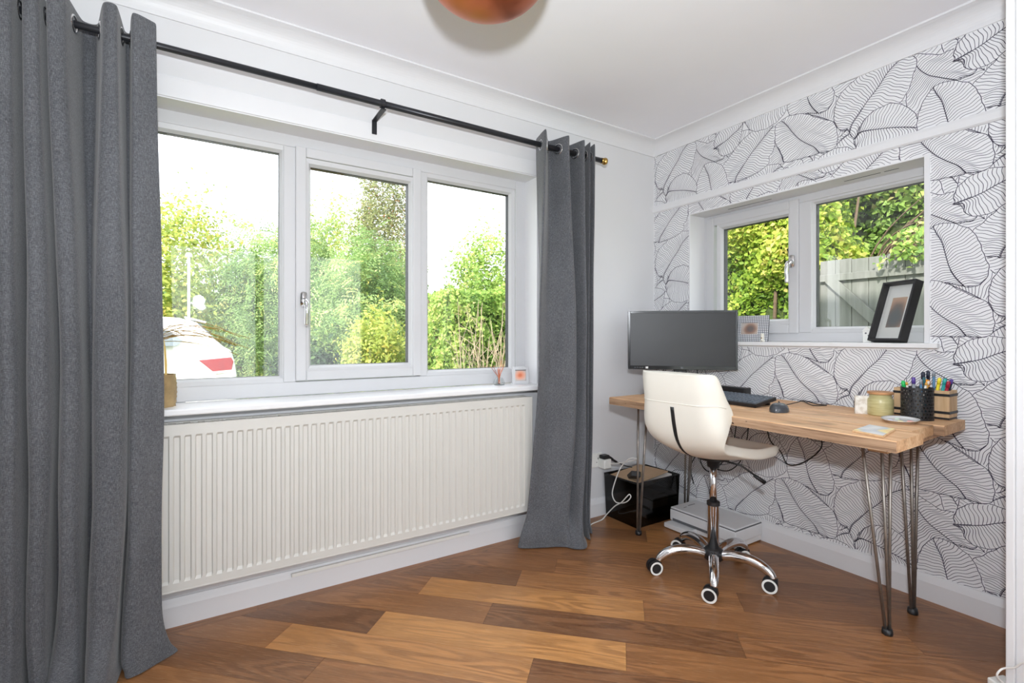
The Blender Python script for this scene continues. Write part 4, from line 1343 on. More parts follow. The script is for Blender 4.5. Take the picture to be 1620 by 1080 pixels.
pen('pencil', 'white pencil leaning across the black pen pot', (px_ - 0.018, py_ - 0.012, zf), (px_ - 0.02, py_ - 0.036, DZ + 0.148), 0.004, 'pen_pale', 'pen_amber', 0.012, gp)
gb = 'pens in the wooden box'
bxm = (bx0 + bx1) / 2
zf = DZ + 0.0105
pen('highlighter', 'stubby orange highlighter in the wooden box', (bxm - 0.01, -1.492, zf), (bxm - 0.012, -1.490, DZ + 0.150), 0.0115, 'pen_orange', 'pen_orange', 0.022, gb)
pen('marker', 'navy marker with a dark cap in the wooden box', (bxm, -1.478, zf), (bxm - 0.004, -1.478, DZ + 0.180), 0.0060, 'pen_blue', 'pen_navy', 0.03, gb)
pen('marker', 'tall navy felt pen in the wooden box', (bxm + 0.014, -1.488, zf), (bxm + 0.014, -1.489, DZ + 0.184), 0.0055, 'pen_navy', 'pen_navy', 0.03, gb)
pen('ruler_pen', 'slim steel blue pen standing in the wooden box', (bxm + 0.01, -1.508, zf), (bxm + 0.012, -1.508, DZ + 0.182), 0.0046, 'pen_blue', 'pen_grey', 0.02, gb)
pen('marker', 'yellow felt pen in the wooden box', (bxm - 0.016, -1.512, zf), (bxm - 0.012, -1.534, DZ + 0.160), 0.0056, 'pen_yellow', 'pen_yellow', 0.026, gb)
pen('marker', 'turquoise felt pen in the wooden box', (bxm - 0.006, -1.523, zf), (bxm - 0.002, -1.548, DZ + 0.158), 0.0056, 'pen_teal', 'pen_teal', 0.026, gb)
pen('marker', 'dark red felt pen in the wooden box', (bxm - 0.012, -1.536, zf), (bxm - 0.006, -1.560, DZ + 0.148), 0.0056, 'pen_red', 'pen_red', 0.026, gb)
pen('pen', 'dark plum pen in the wooden box', (bxm + 0.008, -1.540, zf), (bxm + 0.014, -1.563, DZ + 0.156), 0.0050, 'pen_navy', 'pen_purple', 0.02, gb)

# ================================================================ UNDER THE DESK
# inkjet printer
pr = thing('printer', (-0.145, -0.56, 0), 'low pale grey inkjet printer on the floor under the desk', 'printer')
x0_, x1_, y0_, y1_ = -0.262, -0.022, -0.765, -0.350
MB().box(x0_, x1_, y0_, y1_, 0.034, 0.098).build('body', 'greyp', pr, bevel=0.006)
MB().box(x0_ + 0.012, x1_, y0_ + 0.006, y1_ - 0.006, 0.006, 0.036).build('base', 'greyp', pr, bevel=0.004)
MB().box(x0_ + 0.003, x1_ - 0.003, y0_ + 0.003, y1_ - 0.003, 0.096, 0.101).build('seam', 'greyd', pr)
MB().box(x0_ + 0.002, x1_ - 0.012, y0_ + 0.004, y1_ - 0.003, 0.101, 0.110).build('scanner_lid', 'greyp', pr, bevel=0.004)
MB().box(x0_ - 0.052, x0_ + 0.02, y1_ - 0.17, y1_ + 0.0, 0.004, 0.030).build('paper_tray', 'greyp', pr, bevel=0.005)
MB().box(x0_ - 0.0005, x0_ + 0.01, y1_ - 0.25, y1_ - 0.02, 0.036, 0.050).build('output_slot', 'greyd', pr)
MB().box(x0_ + 0.05, x0_ + 0.075, y1_ - 0.06, y1_ - 0.056, 0.110, 0.1106).box(x0_ + 0.10, x0_ + 0.16, y1_ - 0.052, y1_ - 0.046, 0.110, 0.1106).build('marking', 'greyd', pr)
for s_ in (y0_ + 0.05, y1_ - 0.05):
    MB().box(x0_ + 0.03, x0_ + 0.05, s_ - 0.01, s_ + 0.01, 0, 0.008).box(x1_ - 0.05, x1_ - 0.03, s_ - 0.01, s_ + 0.01, 0, 0.008).build('rubber_foot', 'black', pr)

# smoked plastic crate with papers
cx0, cx1, cy0, cy1, chh = -0.470, -0.105, -0.292, -0.026, 0.262
cr = thing('storage_crate', ((cx0 + cx1) / 2, (cy0 + cy1) / 2, 0), 'smoked black plastic storage crate full of papers by the wall', 'crate')
def taper(x0, x1, y0, y1, z0, z1, k):
    return [(x0 + k, y0 + k, z0), (x1 - k, y0 + k, z0), (x1 - k, y1 - k, z0), (x0 + k, y1 - k, z0), (x0, y0, z1), (x1, y0, z1), (x1, y1, z1), (x0, y1, z1)]
m = MB().add(taper(cx0, cx1, cy0, cy1, 0.0, chh, 0.008), [(0, 3, 2, 1), (0, 1, 5, 4), (1, 2, 6, 5), (2, 3, 7, 6), (3, 0, 4, 7)])
m.build('bin', 'smoke', cr, solidify=0.003)
m = MB()
e = 0.003
m.box(cx0 - e, cx1 + e, cy0 - e, cy0 + 0.003, chh - 0.005, chh).box(cx0 - e, cx1 + e, cy1 - 0.003, cy1 + e, chh - 0.005, chh)
m.box(cx0 - e, cx0 + 0.003, cy0, cy1, chh - 0.005, chh).box(cx1 - 0.003, cx1 + e, cy0, cy1, chh - 0.005, chh)
m.build('rim', 'blackgloss', cr, bevel=0.002)
# contents
def slab(name, label, cat, c, hx, hy, hz, rot, tilt, material, group=None):
    R_ = Matrix.Rotation(rot, 3, 'Z') @ Matrix.Rotation(tilt, 3, 'Y')
    m = MB().obox(c, tuple(R_ @ Vector((hx, 0, 0))), tuple(R_ @ Vector((0, hy, 0))), tuple(R_ @ Vector((0, 0, hz))))
    return tag(m.build(name, material, loc=(c[0], c[1], c[2] - hz)), label, cat, group)
slab('cardboard_folder', 'brown cardboard folder lying on top of the black crate', 'folder', (-0.30, -0.150, 0.262), 0.145, 0.105, 0.003, 0.12, -0.05, 'card')
slab('paper_stack', 'stack of white papers under the cardboard folder in the crate', 'papers', (-0.25, -0.155, 0.235), 0.125, 0.098, 0.008, 0.02, -0.10, 'paperw')
slab('book', 'dark book lying flat at the bottom of the smoked crate', 'book', (-0.28, -0.16, 0.036), 0.13, 0.095, 0.018, 0.05, 0, 'black')
slab('paper_stack', 'pile of papers in the middle of the smoked crate', 'papers', (-0.29, -0.15, 0.10), 0.14, 0.09, 0.03, -0.06, 0, 'card')
m = MB().box(-0.075, 0.075, -0.028, 0.028, -0.016, 0.016)
pb = m.build('power_adaptor', 'black', loc=(0, 0, 0), bevel=0.005)
pb.location = (-0.415, -0.215, 0.279)
pb.rotation_euler = (0.10, 0.42, 0.95)
tag(pb, 'black laptop power brick resting on the crate edge', 'adaptor')

# wall sockets and plugs
so = thing('wall_socket', (-0.545, -0.005, 0.34), 'white double wall socket beside the grey curtain', 'socket')
MB().box(-0.618, -0.472, -0.010, 0.0, 0.297, 0.383).build('plate', 'white', so, bevel=0.003)
m = MB()
for cxx in (-0.585, -0.508):
    m.box(cxx - 0.003, cxx + 0.003, -0.0108, -0.009, 0.345, 0.356)
    m.box(cxx - 0.014, cxx - 0.008, -0.0108, -0.009, 0.325, 0.330).box(cxx + 0.008, cxx + 0.014, -0.0108, -0.009, 0.325, 0.330)
m.build('pin_hole', 'greyd', so)
for cxx in (-0.572, -0.520):
    MB().box(cxx - 0.006, cxx + 0.006, -0.013, -0.009, 0.366, 0.378).build('switch', 'white', so, bevel=0.001)
ad = thing('plug_adaptor', (-0.478, -0.04, 0.31), 'white block plug adaptor in the wall socket', 'plug')
MB().box(-0.508, -0.450, -0.068, -0.0115, 0.295, 0.352).build('body', 'white', ad, bevel=0.006)
pg = thing('mains_plug', (-0.482, -0.05, 0.352), 'black mains plug on top of the white adaptor', 'plug')
MB().box(-0.508, -0.458, -0.062, -0.018, 0.3525, 0.376).build('body', 'black', pg, bevel=0.006)
MB().tube(crom([(-0.465, -0.04, 0.362), (-0.44, -0.045, 0.352), (-0.42, -0.05, 0.338), (-0.395, -0.055, 0.322)], 4), [0.010] * 4 + [0.009] * 4 + [0.007] * 5, 8).build('cable_grip', 'black', pg, smooth=True)
MB().tube(crom([(-0.40, -0.055, 0.325), (-0.36, -0.06, 0.305), (-0.33, -0.075, 0.292), (-0.30, -0.09, 0.285)], 5), 0.0035, 6).build('cable', 'cableb', pg, smooth=True)
# white charger cable: from the adaptor over the crate to the floor beside the curtain
wc = MB().tube(crom([(-0.452, -0.06, 0.32), (-0.47, -0.16, 0.35), (-0.45, -0.26, 0.385), (-0.47, -0.30, 0.402), (-0.50, -0.272, 0.405), (-0.50, -0.218, 0.363), (-0.505, -0.183, 0.309), (-0.51, -0.147, 0.218), (-0.51, -0.136, 0.163), (-0.51, -0.161, 0.129), (-0.51, -0.204, 0.133), (-0.512, -0.252, 0.154),
                     (-0.514, -0.286, 0.189), (-0.516, -0.279, 0.204), (-0.518, -0.259, 0.186), (-0.519, -0.218, 0.142), (-0.515, -0.161, 0.103), (-0.515, -0.088, 0.029), (-0.545, -0.083, 0.005), (-0.63, -0.097, 0.004), (-0.68, -0.12, 0.004)], 6), 0.0034, 8)
tag(wc.build('charger_cable', 'cablew', loc=(-0.5, -0.3, 0.0), smooth=True), 'white charger cable looping from the wall plug over the crate', 'cable')
# cables hanging behind the desk
gc = 'black cables hanging behind the desk'
for i, (pts, lab) in enumerate((
        ([(-0.03, -0.32, 0.733), (-0.04, -0.33, 0.62), (-0.03, -0.30, 0.52), (-0.03, -0.35, 0.40), (-0.05, -0.33, 0.30), (-0.028, -0.335, 0.20)], 'black cable hanging straight down behind the desk beside the crate'),
        ([(-0.03, -0.52, 0.733), (-0.03, -0.50, 0.58), (-0.03, -0.44, 0.42), (-0.03, -0.46, 0.34), (-0.03, -0.56, 0.33), (-0.03, -0.64, 0.40), (-0.03, -0.68, 0.52), (-0.03, -0.70, 0.733)], 'black cable drooping in a loop behind the chair column'),
        ([(-0.03, -0.40, 0.733), (-0.03, -0.42, 0.55), (-0.03, -0.38, 0.38), (-0.03, -0.43, 0.30), (-0.03, -0.52, 0.36), (-0.03, -0.60, 0.50), (-0.03, -0.63, 0.733)], 'black cable looping behind the gas piston'),
        ([(-0.025, -0.78, 0.733), (-0.02, -0.80, 0.56), (-0.02, -0.86, 0.50), (-0.02, -0.90, 0.44), (-0.02, -0.98, 0.47), (-0.02, -1.06, 0.56), (-0.02, -1.04, 0.65), (-0.025, -1.03, 0.733)], 'thin black cable drooping in a wide loop against the wallpaper under the desk'))):
    tag(MB().tube(crom(pts, 6), 0.0032, 6).build('cable', 'cableb', loc=pts[0], smooth=True), lab, 'cable', gc)

# ================================================================ WINDOW SILL ORNAMENTS (long window)
SZ = 0.830
# little white photo frame
M['flower_print'] = NT('peach_flower_print').m
def flower_print():
    t = NT('peach_flower_photo')
    tc = t.add('ShaderNodeTexCoord')
    g = t.add('ShaderNodeTexGradient', gradient_type='SPHERICAL')
    mp = t.add('ShaderNodeMapping')
    mp.inputs['Scale'].default_value = (28, 1, 32)
    t.link(tc.outputs['Object'], mp.inputs['Vector'])
    n = t.noise(t.mapping((40, 1, 40)), 1.0, 3)
    t.link(mp.outputs[0], g.inputs['Vector'])
    ad = t.add('ShaderNodeMath', operation='MULTIPLY_ADD')
    t.link(n, ad.inputs[0]); ad.inputs[1].default_value = 0.35
    t.link(g.outputs['Fac'], ad.inputs[2])
    t.link(t.ramp(ad.outputs[0], [(0.1, S(206, 204, 198)), (0.32, S(226, 186, 172)), (0.7, S(236, 160, 128)), (1.0, S(222, 118, 76)), ]), t.b.inputs['Base Color'])
    t.b.inputs['Roughness'].default_value = 0.3
    return t.m
M['flower_print'] = flower_print()
fa = math.radians(-24)
pf_ = thing('photo_frame', (-1.045, 0.040, SZ), 'small white square frame with a peach flower picture on the long sill', 'photo frame', rz=fa)
m = MB()
w, hgt, b = 0.047, 0.096, 0.016
for (a0, a1, q0, q1) in ((-w, -w + b, 0, hgt), (w - b, w, 0, hgt), (-w + b, w - b, 0, 0.019), (-w + b, w - b, hgt - b, hgt)):
    m.box(a0, a1, -0.012, 0.012, q0, q1)
m.build('frame', 'upvc', pf_, local=True, bevel=0.0015)
o = MB().box(-w + b, w - b, -0.0005, 0.0005, -0.0305, 0.0305).build('picture', 'flower_print', pf_, local=True)
o.location = (0, 0.004, 0.0495)
MB().box(-w + b, w - b, -0.011, 0.003, hgt - b - 0.003, hgt - b).build('painted_shadow', 'greyd', pf_, local=True)  # dark strip standing in for the shade under the top rail
# copper wire reeds in a clear glass vase
vs_ = thing('wire_ornament', (-1.175, 0.055, SZ), 'small copper wire twig ornament in a clear glass dish', 'ornament')
vc = (-1.175, 0.055, SZ)
MB().lathe([(0.0, 0.0), (0.030, 0.0), (0.033, 0.012), (0.026, 0.032), (0.018, 0.040), (0.016, 0.040), (0.024, 0.030), (0.030, 0.012), (0.028, 0.004), (0.0, 0.004)], vc, 24).build('glass_dish', 'clear', vs_, smooth=True)
ro = random.Random(8)
for i in range(9):
    a = ro.uniform(0, 6.28)
    r = ro.uniform(0.02, 0.055)
    hz = ro.uniform(0.08, 0.135)
    MB().tube(crom([(vc[0] + 0.006 * math.cos(a), vc[1] + 0.006 * math.sin(a), SZ + 0.005), (vc[0] + 0.004 * math.cos(a), vc[1] + 0.004 * math.sin(a), SZ + 0.04), (vc[0] + r * 0.5 * math.cos(a), vc[1] + r * 0.4 * math.sin(a), SZ + 0.07), (vc[0] + r * math.cos(a), vc[1] + r * 0.6 * math.sin(a), SZ + hz)], 4), 0.0013, 5).build('twig', 'copper', vs_, smooth=True)
# potted spiky plant behind the left curtain
pc = (-2.705, 0.018, SZ)
pp_ = thing('potted_plant', pc, 'spiky yellow green plant in a brown dimpled pot on the long sill', 'plant')
M['potbrown'] = mat('brown_dimpled_pot', S(172, 146, 104), 0.4, 0.3, var=0.2, scale=25)
rows = []
for i in range(15):
    t = i / 14
    rows.append([(pc[0] + (0.060 + 0.004 * math.sin(math.pi * t) + 0.003 * math.cos(12 * a + math.pi * (i % 2 * 1.0))) * math.cos(a), pc[1] + (0.060 + 0.004 * math.sin(math.pi * t) + 0.003 * math.cos(12 * a + math.pi * (i % 2))) * math.sin(a), SZ + 0.122 * t) for a in [2 * math.pi * k / 48 for k in range(48)]])
MB().grid(rows, closed_u=True).add(rows[0], [tuple(range(48))]).build('pot', 'potbrown', pp_, smooth=True)
MB().lathe([(0.0, 0.105), (0.056, 0.105), (0.056, 0.09)], pc, 24).build('soil', 'cableb', pp_)
M['blade'] = simple_noise_mat('yellow_green_blade', [(0.3, S(196, 168, 80)), (0.5, S(226, 186, 96)), (0.7, S(176, 170, 84))], 6, 0.5)
MB().tube([(pc[0], pc[1], SZ + 0.09), (pc[0] + 0.004, pc[1], SZ + 0.27)], 0.007, 8).build('stem', 'blade', pp_, smooth=True)
ro = random.Random(21)
for i in range(20):
    a = ro.uniform(0, 6.28) if i > 12 else ro.uniform(-0.9, 0.6)
    Ln = ro.uniform(0.20, 0.36)
    up = ro.uniform(0.15, 0.75)
    base = Vector((pc[0], pc[1], SZ + ro.uniform(0.22, 0.28)))
    d = Vector((math.cos(a), math.sin(a) * 0.35, 0))
    sd = Vector((-d.y, d.x, 0)).normalized()
    rows = []
    for k in range(9):
        t = k / 8
        p = base + d * Ln * t * (0.75 + 0.25 * t) + Vector((0, 0, Ln * (up * t - (0.25 + up * 0.55) * t * t)))
        ww = 0.0085 * (1 - t) ** 0.6 + 0.0004
        rows.append([p - sd * ww + Vector((0, 0, 0.002)), p, p + sd * ww + Vector((0, 0, 0.002))])
    if min(min(q[0] for q in r) for r in rows) < -2.845 or min(min(q[1] for q in r) for r in rows) < -0.09 or max(max(q[1] for q in r) for r in rows) > 0.11:
        continue
    MB().grid(rows).build('blade', 'blade', pp_, smooth=True)
MB().grid([[(pc[0] + 0.032 + dx + ww, pc[1] - 0.03, SZ + 0.10 + h) for ww in (-w_, w_)] for h, dx, w_ in ((0, 0, 0.003), (0.06, 0.0, 0.0045), (0.12, -0.003, 0.003), (0.155, -0.006, 0.0006))]).build('blade', 'blade', pp_)

# ================================================================ SMALL SILL: FRAMES
RZS = 1.067
def photo_mat(name, bg, blob, centre, sc):
    t = NT(name)
    tc = t.add('ShaderNodeTexCoord')
    mp = t.add('ShaderNodeMapping')
    mp.inputs['Location'].default_value = (-centre[0] * sc[0], 0, -centre[1] * sc[1])
    mp.inputs['Scale'].default_value = (sc[0], 0, sc[1])
    t.link(tc.outputs['Object'], mp.inputs['Vector'])
    g = t.add('ShaderNodeTexGradient', gradient_type='SPHERICAL')
    t.link(mp.outputs[0], g.inputs['Vector'])
    n = t.noise(t.mapping((14, 1, 14)), 1.0, 1)
    ad = t.add('ShaderNodeMath', operation='MULTIPLY_ADD')
    t.link(n, ad.inputs[0]); ad.inputs[1].default_value = 0.5
    t.link(g.outputs['Fac'], ad.inputs[2])
    t.link(t.ramp(ad.outputs[0], [(0.15, bg[0]), (0.4, bg[1]), (0.65, blob[0]), (0.95, blob[1])]), t.b.inputs['Base Color'])
    t.b.inputs['Roughness'].default_value = 0.35
    return t.m
M['blur1'] = photo_mat('blurred_portrait_print', (S(206, 178, 150), S(190, 150, 124)), (S(120, 104, 96), S(88, 92, 94)), (0.0, -0.02), (16, 11))
M['blur2'] = photo_mat('blurred_photo_print', (S(190, 184, 180), S(186, 166, 154)), (S(150, 120, 106), S(110, 100, 98)), (0.005, 0.0), (22, 26))
# deep black frame leaning back in the right corner of the small sill
bf = thing('framed_photo', (0.012, -1.315, RZS), 'deep black picture frame with white mount leaning on the small sill', 'photo frame', rz=math.radians(-116))
w, hgt, dp, b = 0.083, 0.278, 0.040, 0.010
tiltm = Matrix.Rotation(math.radians(-17), 4, 'X')
def tilt_part(mb, name, material, **kw):
    mb.v = [tuple(tiltm @ Vector(p)) for p in mb.v]
    return mb.build(name, material, bf, local=True, **kw)
m = MB()
for (a0, a1, q0, q1) in ((-w, -w + b, 0, hgt), (w - b, w, 0, hgt), (-w + b, w - b, 0, b), (-w + b, w - b, hgt - b, hgt)):
    m.box(a0, a1, -dp / 2, dp / 2, q0, q1)
tilt_part(m, 'frame', 'blackwood', bevel=0.001)
tilt_part(MB().box(-w + b, w - b, 0.010, 0.014, b, hgt - b), 'mount', 'paperw')
o = MB().box(-0.036, 0.036, -0.0006, 0.0006, -0.070, 0.070).build('photograph', 'blur1', bf, local=True)
o.matrix_local = tiltm @ Matrix.Translation((0.0, 0.0090, hgt / 2))
tilt_part(MB().box(-w + b, w - b, 0.0015, 0.0025, b, hgt - b), 'glazing', 'clear')
bf.location = (0.012, -1.315, RZS + 0.0060)
# patterned grey frame behind the monitor
def scale_pattern():
    t = NT('grey_scallop_pattern')
    w_ = t.add('ShaderNodeTexVoronoi', feature='F1')
    sx_ = t.add('ShaderNodeSeparateXYZ')
    t.link(t.mapping((105, 105, 105)), sx_.inputs[0])
    cb_ = t.add('ShaderNodeCombineXYZ')
    t.link(sx_.outputs[0], cb_.inputs[0])
    t.link(sx_.outputs[2], cb_.inputs[1])
    w_.voronoi_dimensions = '2D'
    t.link(cb_.outputs[0], w_.inputs['Vector'])
    w_.inputs['Scale'].default_value = 1.0
    w_.inputs['Randomness'].default_value = 0.0
    t.link(t.ramp(w_.outputs['Distance'], [(0.25, S(226, 227, 230)), (0.42, S(128, 130, 136)), (0.6, S(96, 98, 106))]), t.b.inputs['Base Color'])
    t.b.inputs['Roughness'].default_value = 0.35
    return t.m
M['scallop'] = scale_pattern()
gf = thing('photo_frame', (0.045, -0.645, RZS), 'small grey patterned photo frame beside the monitor on the small sill', 'photo frame', rz=math.radians(-76))
tl2 = Matrix.Rotation(math.radians(-12), 4, 'X')
w, hgt = 0.100, 0.150
m = MB()
for (a0, a1, q0, q1) in ((-w, -0.045, 0, hgt), (0.045, w, 0, hgt), (-0.045, 0.045, 0, 0.042), (-0.045, 0.045, 0.108, hgt)):
    m.box(a0, a1, -0.006, 0.006, q0, q1)
m.v = [tuple(tl2 @ Vector(p)) for p in m.v]
m.build('frame', 'scallop', gf, local=True)
o = MB().box(-0.045, 0.045, -0.0006, 0.0006, -0.033, 0.033).build('photograph', 'blur2', gf, local=True)
o.matrix_local = tl2 @ Matrix.Translation((0, 0.0, 0.075))
m = MB().box(-0.02, 0.02, 0.004, 0.008, 0.0, 0.12)
m.v = [tuple(Matrix.Translation((0, 0.0, 0)) @ Matrix.Rotation(math.radians(-30), 4, 'X') @ Vector(p)) for p in m.v]
m.build('strut', 'greyd', gf, local=True)
# small white figurine and white clip
fg = thing('figurine', (0.06, -1.225, RZS), 'tiny white ceramic house figurine left of the black picture frame', 'figurine')
MB().box(0.045, 0.075, -1.243, -1.207, RZS, RZS + 0.055).build('body', 'white', fg, bevel=0.004)
MB().add([(0.045, -1.245, RZS + 0.055), (0.075, -1.245, RZS + 0.055), (0.075, -1.205, RZS + 0.055), (0.045, -1.205, RZS + 0.055), (0.045, -1.225, RZS + 0.075), (0.075, -1.225, RZS + 0.075)], [(0, 1, 5, 4), (2, 3, 4, 5), (0, 4, 3), (1, 2, 5), (0, 3, 2, 1)]).build('roof', 'white', fg)
MB().tube([(0.0445, -1.222, RZS + 0.044), (0.043, -1.222, RZS + 0.044)], 0.004, 10).box(0.0435, 0.046, -1.238, -1.230, RZS + 0.030, RZS + 0.036).build('window_dot', 'greyd', fg)
st = thing('clip_stand', (0.02, -0.735, RZS), 'tiny cream clip standing beside the grey patterned frame', 'ornament')
MB().box(0.014, 0.030, -0.745, -0.733, RZS, RZS + 0.045).box(0.014, 0.034, -0.748, -0.730, RZS, RZS + 0.008).build('body', 'cream', st, bevel=0.002)
MB().box(0.0125, 0.0145, -0.742, -0.736, RZS + 0.018, RZS + 0.024).build('peg', 'brass', st)

# ================================================================ FLOOR AT THE DOOR CASING
ap = thing('power_adaptor', (-0.455, -1.795, 0), 'white power adaptor lying on the floor by the door casing', 'adaptor')
m = MB().obox((-0.46, -1.793, 0.014), (0.030, -0.012, 0), (0.007, 0.017, 0), (0, 0, 0.0135))
m.build('body', 'white', ap, bevel=0.004)
MB().tube(crom([(-0.470, -1.803, 0.024), (-0.491, -1.802, 0.035), (-0.506, -1.796, 0.049), (-0.511, -1.794, 0.062), (-0.505, -1.798, 0.074), (-0.497, -1.806, 0.083), (-0.498, -1.83, 0.10), (-0.505, -1.86, 0.13), (-0.53, -1.95, 0.12), (-0.6, -2.1, 0.03), (-0.7, -2.4, 0.004)], 5), 0.0028, 8).build('cable', 'cablew', ap, smooth=True)
# ================================================================ OUTDOORS
GZ = -0.22
def ground_mat():
    t = NT('grass_and_gravel')
    f = t.noise(t.mapping((1, 1, 1)), 3.0, 6, 0.7)
    t.link(t.ramp(f, [(0.35, S(92, 104, 58)), (0.55, S(122, 128, 84)), (0.7, S(150, 142, 116))]), t.b.inputs['Base Color'])
    t.b.inputs['Roughness'].default_value = 0.95
    return t.m
M['ground'] = ground_mat()
tag(MB().add([(-30, -16, GZ), (30, -16, GZ), (30, 34, GZ), (-30, 34, GZ)], [(0, 1, 2, 3)]).build('ground', 'ground'), kind='structure')

def leaf_mat(name, stops, trans=0.45):
    t = NT(name)
    at = t.add('ShaderNodeAttribute', attribute_name='tone')
    col = t.ramp(at.outputs['Fac'], stops)
    t.link(col, t.b.inputs['Base Color'])
    t.b.inputs['Roughness'].default_value = 0.55
    t.b.inputs['Specular IOR Level'].default_value = 0.3
    tr = t.add('ShaderNodeBsdfTranslucent')
    t.link(col, tr.inputs['Color'])
    mx = t.add('ShaderNodeMixShader')
    mx.inputs['Fac'].default_value = trans
    t.link(t.b.outputs[0], mx.inputs[1])
    t.link(tr.outputs[0], mx.inputs[2])
    t.link(mx.outputs[0], t.n['Material Output'].inputs['Surface'])
    return t.m
M['lf_ash'] = leaf_mat('ash_leaves', [(0.0, S(98, 130, 80)), (0.5, S(152, 184, 114)), (0.85, S(192, 214, 142)), (1.0, S(226, 222, 138))])
M['lf_dark'] = leaf_mat('dark_bush_leaves', [(0.0, S(38, 60, 40)), (0.6, S(66, 92, 56)), (1.0, S(120, 150, 70))], 0.2)
M['lf_yel'] = leaf_mat('yellowing_leaves', [(0.0, S(120, 144, 66)), (0.5, S(172, 188, 92)), (0.85, S(208, 212, 116)), (1.0, S(226, 208, 112))])
M['lf_con'] = leaf_mat('conifer_sprays', [(0.0, S(106, 118, 74)), (0.6, S(156, 164, 104)), (0.88, S(190, 188, 128)), (1.0, S(196, 138, 92))])
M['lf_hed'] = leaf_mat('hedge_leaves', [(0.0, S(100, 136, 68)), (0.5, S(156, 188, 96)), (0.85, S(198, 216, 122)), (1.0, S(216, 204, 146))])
M['lf_ivy'] = leaf_mat('bright_hedge_leaves', [(0.0, S(90, 126, 44)), (0.45, S(146, 176, 66)), (0.8, S(194, 206, 92)), (1.0, S(222, 210, 126))])
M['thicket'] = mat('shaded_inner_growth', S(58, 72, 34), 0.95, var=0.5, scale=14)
M['bark'] = mat('bark', S(96, 80, 64), 0.9, var=0.25, scale=20)
M['twig'] = mat('pale_dead_twig', S(178, 160, 138), 0.85, var=0.2, scale=20)

def leaf_mesh(name, pts, nrm, size, mtl, parent, rs, asp=0.5, tone=None):
    """pts, nrm: (n,3) arrays; every leaf is a four-cornered blade folded a little along its rib"""
    n = len(pts)
    up = rs.normal(size=(n, 3))
    a = np.cross(nrm, up); a /= (np.linalg.norm(a, axis=1)[:, None] + 1e-9)
    b = np.cross(nrm, a)
    s = (size * rs.uniform(0.6, 1.35, n))[:, None]
    v = np.empty((n, 4, 3))
    v[:, 0] = pts - a * s * 0.5
    v[:, 1] = pts + b * s * asp * 0.5 + nrm * s * 0.08
    v[:, 2] = pts + a * s * 0.5 - nrm * s * 0.12
    v[:, 3] = pts - b * s * asp * 0.5 + nrm * s * 0.08
    off = np.array(parent['_w'])
    me = bpy.data.meshes.new(name)
    me.vertices.add(4 * n)
    me.vertices.foreach_set('co', (v - off).reshape(-1).astype(np.float32))
    me.loops.add(4 * n)
    me.loops.foreach_set('vertex_index', np.arange(4 * n, dtype=np.int32))
    me.polygons.add(n)
    me.polygons.foreach_set('loop_start', np.arange(0, 4 * n, 4, dtype=np.int32))
    me.polygons.foreach_set('loop_total', np.full(n, 4, dtype=np.int32))
    me.update(calc_edges=True)
    t = rs.uniform(0, 1, n) if tone is None else tone
    at = me.attributes.new('tone', 'FLOAT', 'FACE')
    at.data.foreach_set('value', t.astype(np.float32))
    me.materials.append(M[mtl])
    o = bpy.data.objects.new(name, me)
    COL.objects.link(o)
    o.parent = parent
    o['_w'] = tuple(parent['_w'])
    o['kind'] = 'stuff'
    return o

def blob_points(c, rad, n, rs, clumps=60, cl=0.22, inner=0.35):
    """leaf points gathered in clumps near the skin of an ellipsoid, some further in"""
    c, rad = np.array(c), np.array(rad)
    d = rs.normal(size=(clumps, 3)); d /= np.linalg.norm(d, axis=1)[:, None]
    rr = rs.uniform(0.62, 0.98, clumps)[:, None]
    cc = d * rr
    k = rs.integers(0, clumps, n)
    p = cc[k] + rs.normal(size=(n, 3)) * cl * rs.uniform(0.4, 1, n)[:, None]
    m_ = rs.uniform(size=n) < inner
    q = rs.normal(size=(n, 3)); q /= np.linalg.norm(q, axis=1)[:, None]
    p[m_] = (q * (rs.uniform(0.2, 0.9, n)[:, None]))[m_]
    nn = p / (np.linalg.norm(p, axis=1)[:, None] + 1e-6) + rs.normal(size=(n, 3)) * 0.7 + np.array([0, 0, 0.35])
    nn /= np.linalg.norm(nn, axis=1)[:, None]
    tone = np.clip(0.25 + 0.5 * rs.uniform(size=clumps)[k] * 1.2 + rs.normal(size=n) * 0.18, 0, 1)
    return c + p * rad, nn, tone

def trunk(root, c, h, spread, r, rs, nb=5, mtl='bark', z0=GZ):
    m = MB()
    base = Vector((c[0], c[1], z0))
    m.tube([base, base + Vector((0.05, 0.03, h * 0.5)), base + Vector((0.0, 0.08, h))], [r, r * 0.7, r * 0.35], 8)
    for i in range(nb):
        a = rs.uniform(0, 6.28)
        z = h * rs.uniform(0.2, 0.6)
        p = base + Vector((0.03, 0.02, z))
        m.tube([p, p + Vector((math.cos(a) * spread[0] * 0.4, math.sin(a) * spread[1] * 0.4, h * 0.18)), p + Vector((math.cos(a) * spread[0] * 0.8, math.sin(a) * spread[1] * 0.8, h * 0.3))], [r * 0.45, r * 0.3, r * 0.12], 6)
    m.build('trunk', mtl, root, smooth=True)

